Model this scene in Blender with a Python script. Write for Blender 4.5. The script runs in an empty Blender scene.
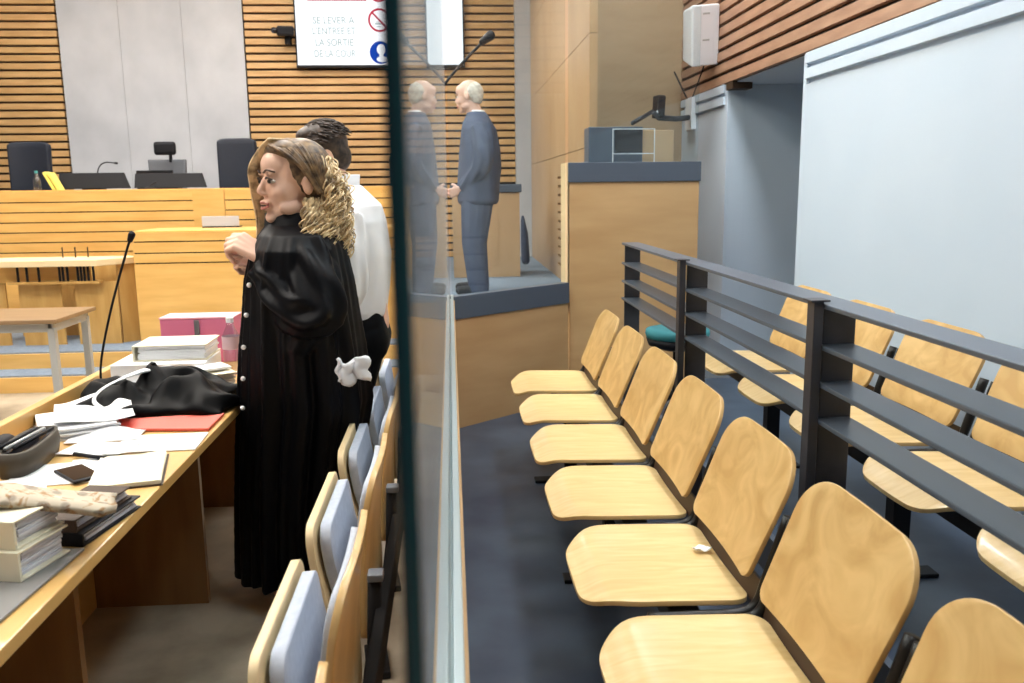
import bpy, bmesh, math, random
from mathutils import Vector, Matrix
random.seed(7)
S = bpy.context.scene
COL = S.collection
V = Vector
PI = math.pi

# ------------------------------------------------------------------ materials
def mat(name, col, rough=.5, metal=0., spec=.5, coat=0., sheen=0.):
    m = bpy.data.materials.new(name); m.use_nodes = True
    b = m.node_tree.nodes['Principled BSDF']
    b.inputs['Base Color'].default_value = (*col, 1)
    b.inputs['Roughness'].default_value = rough
    b.inputs['Metallic'].default_value = metal
    b.inputs['Specular IOR Level'].default_value = spec
    b.inputs['Coat Weight'].default_value = coat
    b.inputs['Sheen Weight'].default_value = sheen
    return m

def noise_mat(name, c1, c2, scale=(1, 1, 1), nscale=5., rough=.5, detail=4., lo=.35, hi=.65,
              bump=0., bscale=None, coat=0., spec=.5, distort=0., wave=False):
    m = mat(name, c1, rough, spec=spec, coat=coat)
    nt = m.node_tree; N = nt.nodes; L = nt.links
    b = N['Principled BSDF']
    tc = N.new('ShaderNodeTexCoord'); mp = N.new('ShaderNodeMapping')
    mp.inputs['Scale'].default_value = scale
    oi = N.new('ShaderNodeObjectInfo')
    add = N.new('ShaderNodeVectorMath'); add.operation = 'MULTIPLY_ADD'
    L.new(oi.outputs['Random'], add.inputs[0]); add.inputs[1].default_value = (7.3, 3.1, 5.7)
    L.new(tc.outputs['Object'], add.inputs[2])
    L.new(add.outputs[0], mp.inputs['Vector'])
    nz = N.new('ShaderNodeTexNoise'); nz.inputs['Scale'].default_value = nscale
    nz.inputs['Detail'].default_value = detail; nz.inputs['Distortion'].default_value = distort
    L.new(mp.outputs[0], nz.inputs['Vector'])
    r = N.new('ShaderNodeValToRGB')
    r.color_ramp.elements[0].position = lo; r.color_ramp.elements[1].position = hi
    r.color_ramp.elements[0].color = (*c1, 1); r.color_ramp.elements[1].color = (*c2, 1)
    L.new(nz.outputs['Fac'], r.inputs[0]); L.new(r.outputs[0], b.inputs['Base Color'])
    if bump:
        bp = N.new('ShaderNodeBump'); bp.inputs['Strength'].default_value = bump
        bp.inputs['Distance'].default_value = .01
        if bscale:
            n2 = N.new('ShaderNodeTexNoise'); n2.inputs['Scale'].default_value = bscale
            L.new(tc.outputs['Object'], n2.inputs['Vector']); L.new(n2.outputs['Fac'], bp.inputs['Height'])
        else:
            L.new(nz.outputs['Fac'], bp.inputs['Height'])
        L.new(bp.outputs[0], b.inputs['Normal'])
    return m

def emit(name, col, st):
    m = bpy.data.materials.new(name); m.use_nodes = True
    nt = m.node_tree; nt.nodes.clear()
    e = nt.nodes.new('ShaderNodeEmission'); o = nt.nodes.new('ShaderNodeOutputMaterial')
    e.inputs[0].default_value = (*col, 1); e.inputs[1].default_value = st
    nt.links.new(e.outputs[0], o.inputs[0]); return m

def glass(name, tint, base=.03, dust_haze=.007):
    m = bpy.data.materials.new(name); m.use_nodes = True
    nt = m.node_tree; N = nt.nodes; L = nt.links; N.clear()
    g = N.new('ShaderNodeNewGeometry'); d = N.new('ShaderNodeVectorMath'); d.operation = 'DOT_PRODUCT'
    L.new(g.outputs['Normal'], d.inputs[0]); L.new(g.outputs['Incoming'], d.inputs[1])
    a = N.new('ShaderNodeMath'); a.operation = 'ABSOLUTE'; L.new(d.outputs['Value'], a.inputs[0])
    s = N.new('ShaderNodeMath'); s.operation = 'SUBTRACT'; s.inputs[0].default_value = 1; L.new(a.outputs[0], s.inputs[1])
    p = N.new('ShaderNodeMath'); p.operation = 'POWER'; p.inputs[1].default_value = 5; L.new(s.outputs[0], p.inputs[0])
    q = N.new('ShaderNodeMath'); q.operation = 'MULTIPLY_ADD'; q.inputs[1].default_value = .96 * .8; q.inputs[2].default_value = base
    L.new(p.outputs[0], q.inputs[0])
    t = N.new('ShaderNodeBsdfTransparent'); t.inputs[0].default_value = (*tint, 1)
    gl = N.new('ShaderNodeBsdfGlossy'); gl.inputs['Roughness'].default_value = .01
    mx = N.new('ShaderNodeMixShader'); o = N.new('ShaderNodeOutputMaterial')
    L.new(q.outputs[0], mx.inputs[0]); L.new(t.outputs[0], mx.inputs[1]); L.new(gl.outputs[0], mx.inputs[2])
    # dusty film, its pale haze put in to brighten the pane; denser at grazing angles
    dv = N.new('ShaderNodeMath'); dv.operation = 'DIVIDE'; dv.inputs[0].default_value = dust_haze
    ad = N.new('ShaderNodeMath'); ad.operation = 'ADD'; ad.inputs[1].default_value = .025; L.new(a.outputs[0], ad.inputs[0]); L.new(ad.outputs[0], dv.inputs[1])
    mn = N.new('ShaderNodeMath'); mn.operation = 'MINIMUM'; mn.inputs[1].default_value = .4; L.new(dv.outputs[0], mn.inputs[0])
    df = N.new('ShaderNodeBsdfDiffuse'); df.inputs[0].default_value = (.75, .78, .80, 1)
    m2 = N.new('ShaderNodeMixShader'); L.new(mn.outputs[0], m2.inputs[0]); L.new(mx.outputs[0], m2.inputs[1]); L.new(df.outputs[0], m2.inputs[2])
    L.new(m2.outputs[0], o.inputs[0]); return m

M = {}
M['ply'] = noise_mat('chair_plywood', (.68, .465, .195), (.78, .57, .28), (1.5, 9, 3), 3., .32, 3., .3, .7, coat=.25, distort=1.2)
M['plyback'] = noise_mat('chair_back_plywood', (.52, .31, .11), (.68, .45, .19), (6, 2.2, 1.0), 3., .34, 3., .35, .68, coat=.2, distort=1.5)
M['plyedge'] = mat('plywood_edge', (.80, .62, .36), .45)
M['oak'] = noise_mat('court_oak', (.70, .39, .105), (.82, .50, .16), (1, 1, 7), 2.2, .38, 4., .3, .7, coat=.1)
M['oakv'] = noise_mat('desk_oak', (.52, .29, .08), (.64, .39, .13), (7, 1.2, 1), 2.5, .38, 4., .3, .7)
M['panel'] = noise_mat('dock_panel_wood', (.50, .30, .13), (.60, .38, .18), (.8, .8, 4), 2., .42, 4., .3, .7)
M['wallwood'] = noise_mat('wall_panel_wood', (.46, .29, .15), (.54, .36, .20), (1, 1, .6), 1.6, .4, 3., .3, .7, coat=.2)
M['deskpanel_shaded'] = noise_mat('desk_panel_shaded_wood', (.20, .095, .03), (.27, .135, .045), (7, 1.2, 1), 2.5, .4, 4., .3, .7)  # desk wood with the shade under the desktop put into its colour
M['desk'] = noise_mat('desk_top_wood', (.62, .36, .11), (.72, .45, .16), (8, 1, 1), 2.5, .3, 4., .3, .7, coat=.15)
M['slat'] = noise_mat('slat_wood', (.47, .27, .10), (.60, .37, .16), (1.5, 1.5, 9), 2.2, .5, 4., .3, .7)
M['slatred'] = noise_mat('slat_wood_red', (.34, .18, .11), (.46, .27, .17), (9, 1.5, 9), 2.2, .5, 4., .3, .7)
M['gap'] = mat('slat_backing', (.035, .018, .012), .8)
M['concrete'] = noise_mat('grey_concrete', (.40, .405, .43), (.50, .505, .53), (1, 1, .8), 2.2, .75, 6., .3, .7)
M['whitewall'] = noise_mat('white_wall_paint', (.54, .625, .72), (.58, .66, .75), (1, 1, 1), 1.5, .7, 2., .3, .7)
M['ceiling'] = mat('ceiling_paint', (.72, .72, .72), .9)
M['tile'] = noise_mat('court_floor_tiles', (.30, .25, .185), (.50, .43, .33), (1, 1, 1), 3.5, .32, 6., .38, .62, spec=.4)
M['lino'] = noise_mat('dock_linoleum', (.028, .043, .075), (.070, .098, .14), (1, 1, 1), 3., .38, 6., .35, .7, spec=.45)
M['carpet'] = noise_mat('dais_carpet', (.16, .21, .28), (.22, .28, .36), (1, 1, 1), 30., .9, 3., .3, .7)
M['darkgrey'] = mat('ledge_grey_laminate', (.075, .095, .13), .4)
M['sidewood'] = noise_mat('brown_panel_wood', (.33, .22, .12), (.39, .27, .155), (.8, .8, 4), 2., .45, 4., .3, .7)
M['beam'] = mat('matt_black_steel', (.008, .007, .007), .75, spec=.1)
M['rail'] = mat('rail_steel_grey', (.115, .135, .17), .36, .25)
M['post'] = noise_mat('post_dark_steel', (.025, .024, .03), (.055, .055, .065), (1, 1, 1), 6., .4, 4., .3, .7)
M['black'] = mat('black_plastic', (.010, .010, .013), .5, spec=.2)
M['bmetal'] = mat('black_frame_metal', (.012, .010, .009), .4, 0, spec=.3)
M['brownsteel'] = mat('brown_black_steel', (.060, .034, .020), .5, 0, spec=.25)
M['alu'] = mat('aluminium_channel', (.52, .62, .66), .3, .7)
M['capgrey'] = mat('grey_cap', (.12, .13, .15), .5)
M['glass'] = glass('dock_glass', (.93, .97, .975))
M['glassedge'] = noise_mat('glass_edge_green', (.001, .012, .022), (.012, .14, .15), (60, 1, .2), 2., .2, 1., .4, .6)
M['cushion'] = noise_mat('blue_grey_cushion', (.42, .46, .55), (.48, .52, .61), (1, 1, 1), 60., .9, 2., .3, .7)
M['leather'] = mat('dark_leather', (.018, .022, .034), .5, spec=.25)
M['robe'] = mat('black_robe_cloth', (.0025, .0025, .004), .48, spec=.16)
M['skin'] = noise_mat('skin', (.76, .45, .32), (.82, .53, .40), (1, 1, 1), 14., .5, 2., .3, .7)
M['skinold'] = mat('skin_older', (.62, .40, .32), .5)
M['lips'] = mat('lips', (.50, .17, .14), .4)
M['eye'] = mat('eye_dark', (.02, .012, .01), .15)
M['eyewhite'] = mat('eye_white', (.7, .66, .62), .3)
M['brow'] = mat('eyebrow_hair', (.06, .03, .018), .7)
M['hairb'] = noise_mat('blonde_curls', (.15, .08, .035), (.80, .60, .34), (1, 1, 1), 26., .42, 3., .30, .52, spec=.6)
M['hairroot'] = noise_mat('brown_roots', (.055, .030, .018), (.34, .21, .10), (1, 1, 1), 40., .45, 3., .35, .75, spec=.5)
M['haird'] = noise_mat('dark_brown_hair', (.018, .010, .007), (.085, .052, .034), (1, 1, 1), 50., .45, 3., .35, .7)
M['hairg'] = noise_mat('grey_hair', (.42, .40, .36), (.66, .63, .57), (1, 1, 1), 40., .6, 3., .35, .7)
M['shirt'] = mat('white_shirt_cotton', (.83, .83, .86), .8)
M['trouser'] = mat('black_trousers', (.003, .003, .004), .8, spec=.1)
M['suit'] = noise_mat('navy_suit', (.035, .050, .095), (.055, .075, .13), (1, 1, 1), 9., .75, 2., .3, .7)
M['white'] = mat('white_paper', (.86, .86, .87), .6)
M['paperedge'] = noise_mat('paper_edges', (.50, .50, .56), (.80, .80, .84), (2, 2, 60), 8., .7, 3., .3, .7)
M['cream'] = mat('cream_card', (.80, .74, .57), .6)
M['magenta'] = mat('pink_box_file', (.62, .17, .32), .45)
M['red'] = mat('red_folder', (.78, .13, .09), .5)
M['bluep'] = mat('blue_card', (.06, .25, .62), .5)
M['yellow'] = mat('yellow_card', (.75, .68, .16), .5)
M['casebrown'] = mat('olive_case', (.042, .030, .016), .6)
M['glossblack'] = mat('gloss_black', (.012, .012, .016), .08)
M['spk'] = mat('white_speaker_plastic', (.80, .81, .84), .4)
M['teal'] = mat('teal_upholstery', (.05, .27, .30), .7)
M['ltgrey'] = mat('light_grey_metal', (.46, .47, .47), .4, .2)
M['tabletop'] = noise_mat('brown_table_laminate', (.24, .15, .075), (.30, .19, .10), (1, 8, 1), 3., .35, 3., .3, .7)
M['heap'] = mat('folded_black_cloth', (.0015, .0015, .002), .5, spec=.09)
M['screen'] = emit('lit_screen_white', (.93, .96, 1.), .95)
M['scrred'] = emit('lit_screen_red', (.75, .05, .10), .55)
M['scrblue'] = emit('lit_screen_blue', (.02, .09, .60), .5)
M['scrtext'] = emit('lit_screen_text', (.55, .68, .66), .50)
M['bottle'] = glass('bottle_plastic', (.86, .90, .94), .10)
M['scarf'] = None
def scarf_mat():
    m = noise_mat('paisley_scarf', (.52, .44, .33), (.34, .19, .08), (1, 1, 1), 28., .7, 4., .50, .60, distort=2.)
    nt = m.node_tree; N = nt.nodes; L = nt.links; b = N['Principled BSDF']
    tc = N.new('ShaderNodeTexCoord'); vo = N.new('ShaderNodeTexVoronoi'); vo.inputs['Scale'].default_value = 26
    L.new(tc.outputs['Object'], vo.inputs['Vector'])
    r = N.new('ShaderNodeValToRGB'); r.color_ramp.elements[0].position = .25; r.color_ramp.elements[1].position = .34
    r.color_ramp.elements[0].color = (.22, .20, .22, 1); r.color_ramp.elements[1].color = (1, 1, 1, 1)
    L.new(vo.outputs['Distance'], r.inputs[0])
    mx = N.new('ShaderNodeMix'); mx.data_type = 'RGBA'; mx.blend_type = 'MULTIPLY'; mx.inputs[0].default_value = .55
    old = b.inputs['Base Color'].links[0].from_socket
    L.new(old, mx.inputs[6]); L.new(r.outputs[0], mx.inputs[7]); L.new(mx.outputs[2], b.inputs['Base Color'])
    return m
M['scarf'] = scarf_mat()

# ------------------------------------------------------------------ mesh helpers
def B(): return bmesh.new()

def box(bm, x0, x1, y0, y1, z0, z1):
    vs = [bm.verts.new((x, y, z)) for z in (z0, z1) for y in (y0, y1) for x in (x0, x1)]
    for f in ((0, 2, 3, 1), (4, 5, 7, 6), (0, 1, 5, 4), (2, 6, 7, 3), (0, 4, 6, 2), (1, 3, 7, 5)):
        bm.faces.new([vs[i] for i in f])
    return bm

def obox(bm, c, h, rot=None):
    c = V(c); R = rot or Matrix.Identity(3)
    vs = [bm.verts.new(c + R @ V((sx*h[0], sy*h[1], sz*h[2]))) for sz in (-1, 1) for sy in (-1, 1) for sx in (-1, 1)]
    for f in ((0, 2, 3, 1), (4, 5, 7, 6), (0, 1, 5, 4), (2, 6, 7, 3), (0, 4, 6, 2), (1, 3, 7, 5)):
        bm.faces.new([vs[i] for i in f])
    return bm

def rz(a): return Matrix.Rotation(a, 3, 'Z')
def eul(x, y, z): return Matrix.Rotation(z, 3, 'Z') @ Matrix.Rotation(y, 3, 'Y') @ Matrix.Rotation(x, 3, 'X')

def prism(bm, poly, z0, z1):
    lo = [bm.verts.new((x, y, z0)) for x, y in poly]; hi = [bm.verts.new((x, y, z1)) for x, y in poly]
    n = len(poly)
    bm.faces.new(lo[::-1]); bm.faces.new(hi)
    for i in range(n): bm.faces.new((lo[i], lo[(i+1) % n], hi[(i+1) % n], hi[i]))
    return bm

def rings(bm, rs, cap=True):
    """loft closed rings of equal length"""
    R = [[bm.verts.new(p) for p in r] for r in rs]
    n = len(R[0])
    for a, b in zip(R, R[1:]):
        for i in range(n): bm.faces.new((a[i], a[(i+1) % n], b[(i+1) % n], b[i]))
    if cap: bm.faces.new(R[0][::-1]); bm.faces.new(R[-1])
    return bm

def tube(bm, pts, r, seg=8, flat=None):
    pts = [V(p) for p in pts]; n = len(pts)
    if not hasattr(r, '__len__'): r = [r]*n
    t0 = (pts[1]-pts[0]).normalized()
    up = V((0, 0, 1)) if abs(t0.z) < .9 else V((1, 0, 0))
    u = t0.cross(up).normalized()
    rs = []
    for i, p in enumerate(pts):
        t = (pts[min(i+1, n-1)]-pts[max(i-1, 0)]).normalized()
        u = (u - t*u.dot(t)).normalized(); w = t.cross(u)
        k = flat or 1.
        rs.append([p + (u*math.cos(2*PI*j/seg) + w*math.sin(2*PI*j/seg)*k)*r[i] for j in range(seg)])
    rings(bm, rs); return bm

def ell(bm, c, r, rot=None, seg=20, rg=12):
    Mx = Matrix.Translation(V(c)) @ (rot.to_4x4() if rot else Matrix.Identity(4)) @ Matrix.Diagonal((r[0], r[1], r[2], 1))
    bmesh.ops.create_uvsphere(bm, u_segments=seg, v_segments=rg, radius=1, matrix=Mx); return bm

def cap(bm, p0, r0, p1, r1, seg=14):
    p0 = V(p0); p1 = V(p1); d = p1-p0; L = d.length; t = d.normalized()
    up = V((0, 0, 1)) if abs(t.z) < .9 else V((1, 0, 0))
    u = t.cross(up).normalized(); w = t.cross(u)
    rs = []
    for k in range(1, 6):
        a = k/6*PI/2; rs.append((p0 - t*r0*math.cos(a), r0*math.sin(a)))
    rs.append((p0, r0)); rs.append((p1, r1))
    for k in range(5, 0, -1):
        a = k/6*PI/2; rs.append((p1 + t*r1*math.cos(a), r1*math.sin(a)))
    rings(bm, [[c + (u*math.cos(2*PI*j/seg)+w*math.sin(2*PI*j/seg))*r for j in range(seg)] for c, r in rs]); return bm

def chain(bm, pts, rads):
    for i in range(len(pts)-1): cap(bm, pts[i], rads[i], pts[i+1], rads[i+1])

def spline(pts, n=8):
    pts = [V(p) for p in pts]; out = []
    P = [pts[0]*2-pts[1]] + pts + [pts[-1]*2-pts[-2]]
    for i in range(1, len(P)-2):
        for k in range(n):
            t = k/n; a, b, c, d = P[i-1], P[i], P[i+1], P[i+2]
            out.append(.5*((2*b)+(c-a)*t+(2*a-5*b+4*c-d)*t*t+(3*b-a-3*c+d)*t**3))
    out.append(pts[-1]); return out

def sheet(bm, fn, nu, nv, th):
    """closed thin solid: fn(u,v)->point, th along normal estimated"""
    P = [[V(fn(i/(nu), j/(nv))) for j in range(nv+1)] for i in range(nu+1)]
    def nrm(i, j):
        a = P[min(i+1, nu)][j]-P[max(i-1, 0)][j]; b = P[i][min(j+1, nv)]-P[i][max(j-1, 0)]
        n = a.cross(b); return n.normalized() if n.length > 1e-12 else V((0, 0, 1))
    T = [[bm.verts.new(P[i][j]) for j in range(nv+1)] for i in range(nu+1)]
    K = [[bm.verts.new(P[i][j]-nrm(i, j)*th) for j in range(nv+1)] for i in range(nu+1)]
    for i in range(nu):
        for j in range(nv):
            bm.faces.new((T[i][j], T[i+1][j], T[i+1][j+1], T[i][j+1]))
            bm.faces.new((K[i][j], K[i][j+1], K[i+1][j+1], K[i+1][j]))
    for i in range(nu):
        for j in (0, nv):
            f = (T[i][j], K[i][j], K[i+1][j], T[i+1][j]); bm.faces.new(f if j == 0 else f[::-1])
    for j in range(nv):
        for i in (0, nu):
            f = (T[i][j], T[i][j+1], K[i][j+1], K[i][j]); bm.faces.new(f if i == 0 else f[::-1])
    return bm

def obj(name, bm, m, parent=None, smooth=False, bevel=0., remesh=0., sm=0, recalc=True, seg=2):
    """parent given -> bm is in world space unless the parent sits at the origin; shifted to the parent's place"""
    if parent is not None:
        off = parent.get('_o'); 
        if off is not None: bmesh.ops.translate(bm, verts=bm.verts, vec=-V(off))
    if recalc: bmesh.ops.recalc_face_normals(bm, faces=bm.faces)
    me = bpy.data.meshes.new(name); bm.to_mesh(me); bm.free()
    me.materials.append(m)
    if smooth or remesh:
        for p in me.polygons: p.use_smooth = True
    o = bpy.data.objects.new(name, me); COL.objects.link(o)
    if parent is not None: o.parent = parent; o['_o'] = parent.get('_o') or (0, 0, 0)
    if remesh:
        r = o.modifiers.new('Remesh', 'REMESH'); r.mode = 'VOXEL'; r.voxel_size = remesh; r.use_smooth_shade = True
    if sm:
        k = o.modifiers.new('Smooth', 'SMOOTH'); k.iterations = sm; k.factor = .5
    if bevel:
        b = o.modifiers.new('Bevel', 'BEVEL'); b.width = bevel; b.segments = seg; b.limit_method = 'ANGLE'; b.angle_limit = .6
    return o

def thing(name, label, cat, loc=(0, 0, 0), group=None, local=False):
    o = bpy.data.objects.new(name, None); COL.objects.link(o); o.location = loc
    o.empty_display_size = .05
    o['label'] = label; o['category'] = cat
    o['_o'] = (0., 0., 0.) if local else tuple(float(a) for a in loc)
    if group: o['group'] = group
    return o

def tag(o, label, cat, group=None):
    o['label'] = label; o['category'] = cat
    if group: o['group'] = group
    return o

def struct(name, bm, m, label=None, **k):
    o = obj(name, bm, m, **k); o['kind'] = 'structure'
    if label: o['label'] = label
    return o

def dup(root, loc, label, group=None, rotz=0.):
    r = root.copy(); COL.objects.link(r); r.location = loc; r.rotation_euler = (0, 0, rotz)
    r['label'] = label
    if group: r['group'] = group
    for ch in list(root.children):
        c = ch.copy(); COL.objects.link(c); c.parent = r
        for g in ch.children:
            d = g.copy(); COL.objects.link(d); d.parent = c
    return r

# ================================================================== SETTING
struct('floor', box(B(), -7, -.03, -2.5, 11.3, -.1, 0), M['tile'], 'beige stone tile floor of the courtroom')
struct('floor', box(B(), -.03, 3.6, -2.5, 6.3, -.1, 0), M['lino'], 'dark blue linoleum floor of the dock')
struct('ceiling', box(B(), -7, 3.6, -2.5, 11.4, 4.7, 4.8), M['ceiling'])

# back wall : concrete panel and slats
b = B()
box(b, -4.68, -3.963, 11.2, 11.4, 0, 4.7); box(b, -3.959, -3.218, 11.2, 11.4, 0, 4.7); box(b, -3.214, -2.485, 11.2, 11.4, 0, 4.7)
struct('wall_back', b, M['concrete'], 'grey concrete panels of the back wall')
b = B(); box(b, -7, -4.68, 11.25, 11.4, 0, 4.7); box(b, -2.485, 1.1, 11.25, 11.4, 0, 4.7)
box(b, -4.68, -2.485, 11.21, 11.42, 0, 4.7)
struct('wall_back', b, M['gap'], 'dark backing behind the wall slats')
def slat_bank(x0, x1):
    b = B(); z = .03
    while z < 4.65:
        box(b, x0, x1, 11.19, 11.25, z, z+.068); z += .0945
    return b
struct('trim_1', slat_bank(-7, -4.70), M['slat'], 'horizontal wooden slats left of the concrete panel', bevel=.003)
struct('trim_2', slat_bank(-2.465, .85), M['slat'], 'horizontal wooden slats right of the concrete panel', bevel=.003)
struct('trim_3', box(B(), .85, 1.04, 11.05, 11.25, 0, 4.7), M['concrete'], 'grey pilaster in the far right corner')

# courtroom right side wall, wooden panels with louvred grille
b = B()
for z0, z1 in ((.26, 1.752), (1.758, 2.558), (2.564, 3.4), (3.406, 4.7)):
    for y0, y1 in ((6.45, 8.897), (8.903, 11.2)):
        if z0 < .3 and y0 < 7:
            box(b, 1.04, 1.10, y0, 7.42, z0, z1); box(b, 1.04, 1.10, 8.35, y1, z0, z1)
            box(b, 1.04, 1.10, 7.42, 8.35, z0, .72); box(b, 1.04, 1.10, 7.42, 8.35, 1.62, z1)
            z = .745
            while z < 1.60:
                box(b, 1.04, 1.09, 7.42, 8.35, z, z+.058); z += .082
        else: box(b, 1.04, 1.10, y0, y1, z0, z1)
struct('wall_right', b, M['wallwood'], 'wooden wall panels on the right of the judges bench')
struct('wall_right', box(B(), 1.10, 1.13, 7.42, 7.799, .1, 4.7), M['gap'], 'dark backing behind the wooden wall panels')
struct('wall_right', box(B(), 1.10, 1.13, 7.901, 11.3, .1, 4.7), M['gap'], 'dark backing behind the far wooden wall panels')
struct('wall_side', box(B(), 1.101, 2.12, 7.8, 7.9, 0, 4.7), M['sidewood'], 'brown wooden wall panel above the panelled tower')

# right wall of the dock
def wallR(y0, y1, e0, e1, label):
    b = B()
    box(b, 2.12, 2.24, y0, y1, 0, 2.21)
    box(b, 2.10, 2.12, y0, y1, 0, 2.035)
    box(b, 2.085, 2.12, y0+e0, y1-e1, 2.062, 2.122)
    box(b, 2.085, 2.12, y0+e0, y1-e1, 2.148, 2.21)
    for k, (ya, yb) in enumerate(((y0, y0+e0), (y1-e1, y1))):
        if yb > ya: box(b, 2.10, 2.12, ya, yb, 2.035, 2.21)
    struct('wall_dock', b, M['whitewall'], label, bevel=.002)
wallR(-2.5, 5.11, 0, .05, 'pale blue white wall beside the dock seats')
wallR(6.52, 8.4, .06, 0, 'pale wall strip beyond the doorway opening')
# recess behind the opening
b = B(); box(b, 2.24, 3.4, 6.52, 6.62, 0, 2.6); box(b, 3.3, 3.4, 4.4, 6.6, 0, 2.6); box(b, 2.24, 3.4, 4.3, 4.42, 0, 2.6)
struct('wall_recess', b, M['whitewall'], 'grey blue walls of the recess in the side wall')
struct('ceiling_recess', box(B(), 2.125, 3.4, 4.3, 6.6, 2.205, 2.30), M['whitewall'])
struct('trim_5', box(B(), 2.09, 2.24, 6.38, 6.53, 2.16, 2.285), M['brownsteel'], 'dark end of the beam over the recess')
b = B(); z = 2.215; k = 0
while z < 4.6:
    box(b, 2.085, 2.12, -2.5, 8.4, z, z+.064)
    z += .0905; k += 1
struct('trim_4', b, M['slatred'], 'reddish horizontal slats above the white dock wall', bevel=.002)
b = B(); box(b, 2.12, 2.24, -2.5, 8.4, 2.212, 4.7)
struct('wall_dock', b, M['gap'], 'dark backing behind the dock slats')

# steps, dais
b = B()
box(b, -7, -.35, 6.45, 11.2, 0, .115); box(b, -7, -.35, 6.73, 11.2, .115, .24)
struct('trim_6', b, M['oak'], 'wooden risers of the two steps to the bench')
b = B(); box(b, -7, -.35, 6.47, 6.73, .115, .128); box(b, -7, -.35, 6.76, 8.0, .24, .252)
struct('floor', b, M['carpet'], 'grey carpet on the steps before the bench')
struct('trim_7', box(B(), -.35, 1.04, 6.7, 11.2, .0, .575), M['oak'], 'wooden front of the raised platform')
b = B(); box(b, -.35, 1.04, 6.74, 11.2, .575, .59)
struct('floor', b, M['carpet'], 'blue grey carpet of the raised platform')
struct('floor', box(B(), 1.19, 2.12, -2.5, 5.5, 0, .145), M['lino'], 'low platform under the second dock row')
struct('trim_8', box(B(), 1.165, 1.19, -2.5, 5.5, 0, .15), M['rail'], 'grey metal edge of the second row platform')

# ================================================================== DOCK ENCLOSURE
t = thing('dock_side_wall', 'low timber side wall of the dock with a light metal glazing channel on top', 'low wall', (0, 2.6, 0))
obj('panel', box(B(), -.036, .010, .10, 5.09, 0, .80), M['panel'], t)
b = B(); box(b, -.034, -.025, .10, 5.09, .80, .835); box(b, -.011, .004, .10, 5.09, .80, .835); box(b, -.025, -.011, .10, 5.09, .80, .81)
obj('glazing_channel', b, M['alu'], t, bevel=.002)
t = thing('side_glass_pane', 'tall clear glass pane with a dark green edge rising from the dock side wall', 'glass pane', (-.018, 2.7, .81))
obj('pane', box(B(), -.0215, -.0145, .306, 5.09, .812, 3.6), M['glass'], t)
obj('polished_edge', box(B(), -.0218, -.0142, .300, .306, .812, 3.6), M['glassedge'], t, bevel=.0012)['label'] = 'dark green polished glass edge'

fa = math.atan2(.66, .785); fd = V((math.cos(fa), math.sin(fa), 0)); fn = V((-fd.y, fd.x, 0))
def along(s, n, z): p = V((0.006, 5.10, 0)) + fd*s + fn*n; return V((p.x, p.y, z))
FL = 1.026
def fbox(bm, s0, s1, n0, n1, z0, z1):
    prism(bm, [tuple(along(s, n, 0)[:2]) for s, n in ((s0, n0), (s1, n0), (s1, n1), (s0, n1))], z0, z1); return bm
t = thing('dock_front_wall', 'low angled plywood front wall of the dock with dark grey ledge', 'low wall', tuple(along(.5, .03, 0)))
obj('panel', fbox(B(), 0, FL, 0.004, .06, 0, .68), M['panel'], t)
obj('ledge', fbox(B(), 0, FL, -.006, .07, .68, .82), M['darkgrey'], t, bevel=.003)['label'] = 'dark grey ledge'
tag(obj('front_glass_pane', fbox(B(), 0.02, FL, .030, .038, .82, 3.6), M['glass']), 'clear glass pane standing on the angled grey ledge of the dock', 'glass pane')

t = thing('panelled_tower', 'tall plywood enclosure box with dark grey top band at the end of the dock', 'enclosure', (1.24, 6.05, 0))
obj('body', box(B(), .800, 1.690, 5.80, 6.16, 0, 1.49), M['panel'], t, bevel=.003)
obj('top_band', box(B(), .792, 1.697, 5.785, 6.17, 1.49, 1.62), M['darkgrey'], t, bevel=.003)['label'] = 'dark grey top band'
obj('edge_strip', box(B(), .782, .792, 5.80, 6.10, .60, 1.62), M['plyedge'], t)
tag(obj('tower_glass_pane', box(B(), .80, 1.686, 5.84, 5.848, 1.62, 3.6), M['glass']), 'clear glass pane above the plywood tower', 'glass pane')

# ------------------------------------------------------------------ railing
t = thing('dock_railing', 'dark steel railing of four flat rails between the two rows of dock seats', 'railing', (1.1, 2.6, 0))
for z in (1.118, .998, .888, .780):
    obj('rail', box(B(), 1.05, 1.155, -.6, 5.24, z-.014, z), M['rail'], t, bevel=.003)
for y in (5.20, 3.80, 2.36, .95):
    b = B(); box(b, 1.062, 1.158, y, y+.012, 0, 1.103)
    p = obj('post', b, M['post'], t, bevel=.002)
    if y < 5:
        b = B(); box(b, 1.020, 1.048, y-.03, y+.02, 0, 1.125); box(b, 1.008, 1.064, y-.036, y+.026, 1.125, 1.131)
        box(b, 1.048, 1.066, y+.0, y+.012, .75, .765)
        obj('front_post', b, M['post'], t, bevel=.002)

# ------------------------------------------------------------------ dock chairs
def panel_fn(w, r0, r1, Ls, pos):
    """u along length 0..1, v -1..1. r0 corner radius at start, r1 at end"""
    def hw(s):
        if s < r0: return w - r0 + math.sqrt(max(0, r0*r0-(r0-s)**2))
        if s > Ls-r1: return w - r1 + math.sqrt(max(0, r1*r1-(s-Ls+r1)**2))
        return w
    def f(u, v):
        # denser stations near both ends
        uu = .5-.5*math.cos(PI*u)
        s = uu*Ls; return pos(s, (2*v-1)*hw(s))
    return f

def seat_pos(s, y):   # s from front to back
    z = .452 - .03*math.exp(-(s/.05)**2) - .012*(s/.42) + .010*(abs(y)/.23)**2*1.0
    return (-.21+s, y, z)
def back_pos(s, y):   # s bottom to top
    u = s/.37
    return (.205+.124*u**1.0 - .008*(y/.22)**2, y*(.94+.06*u), .495+.305*u)

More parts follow.
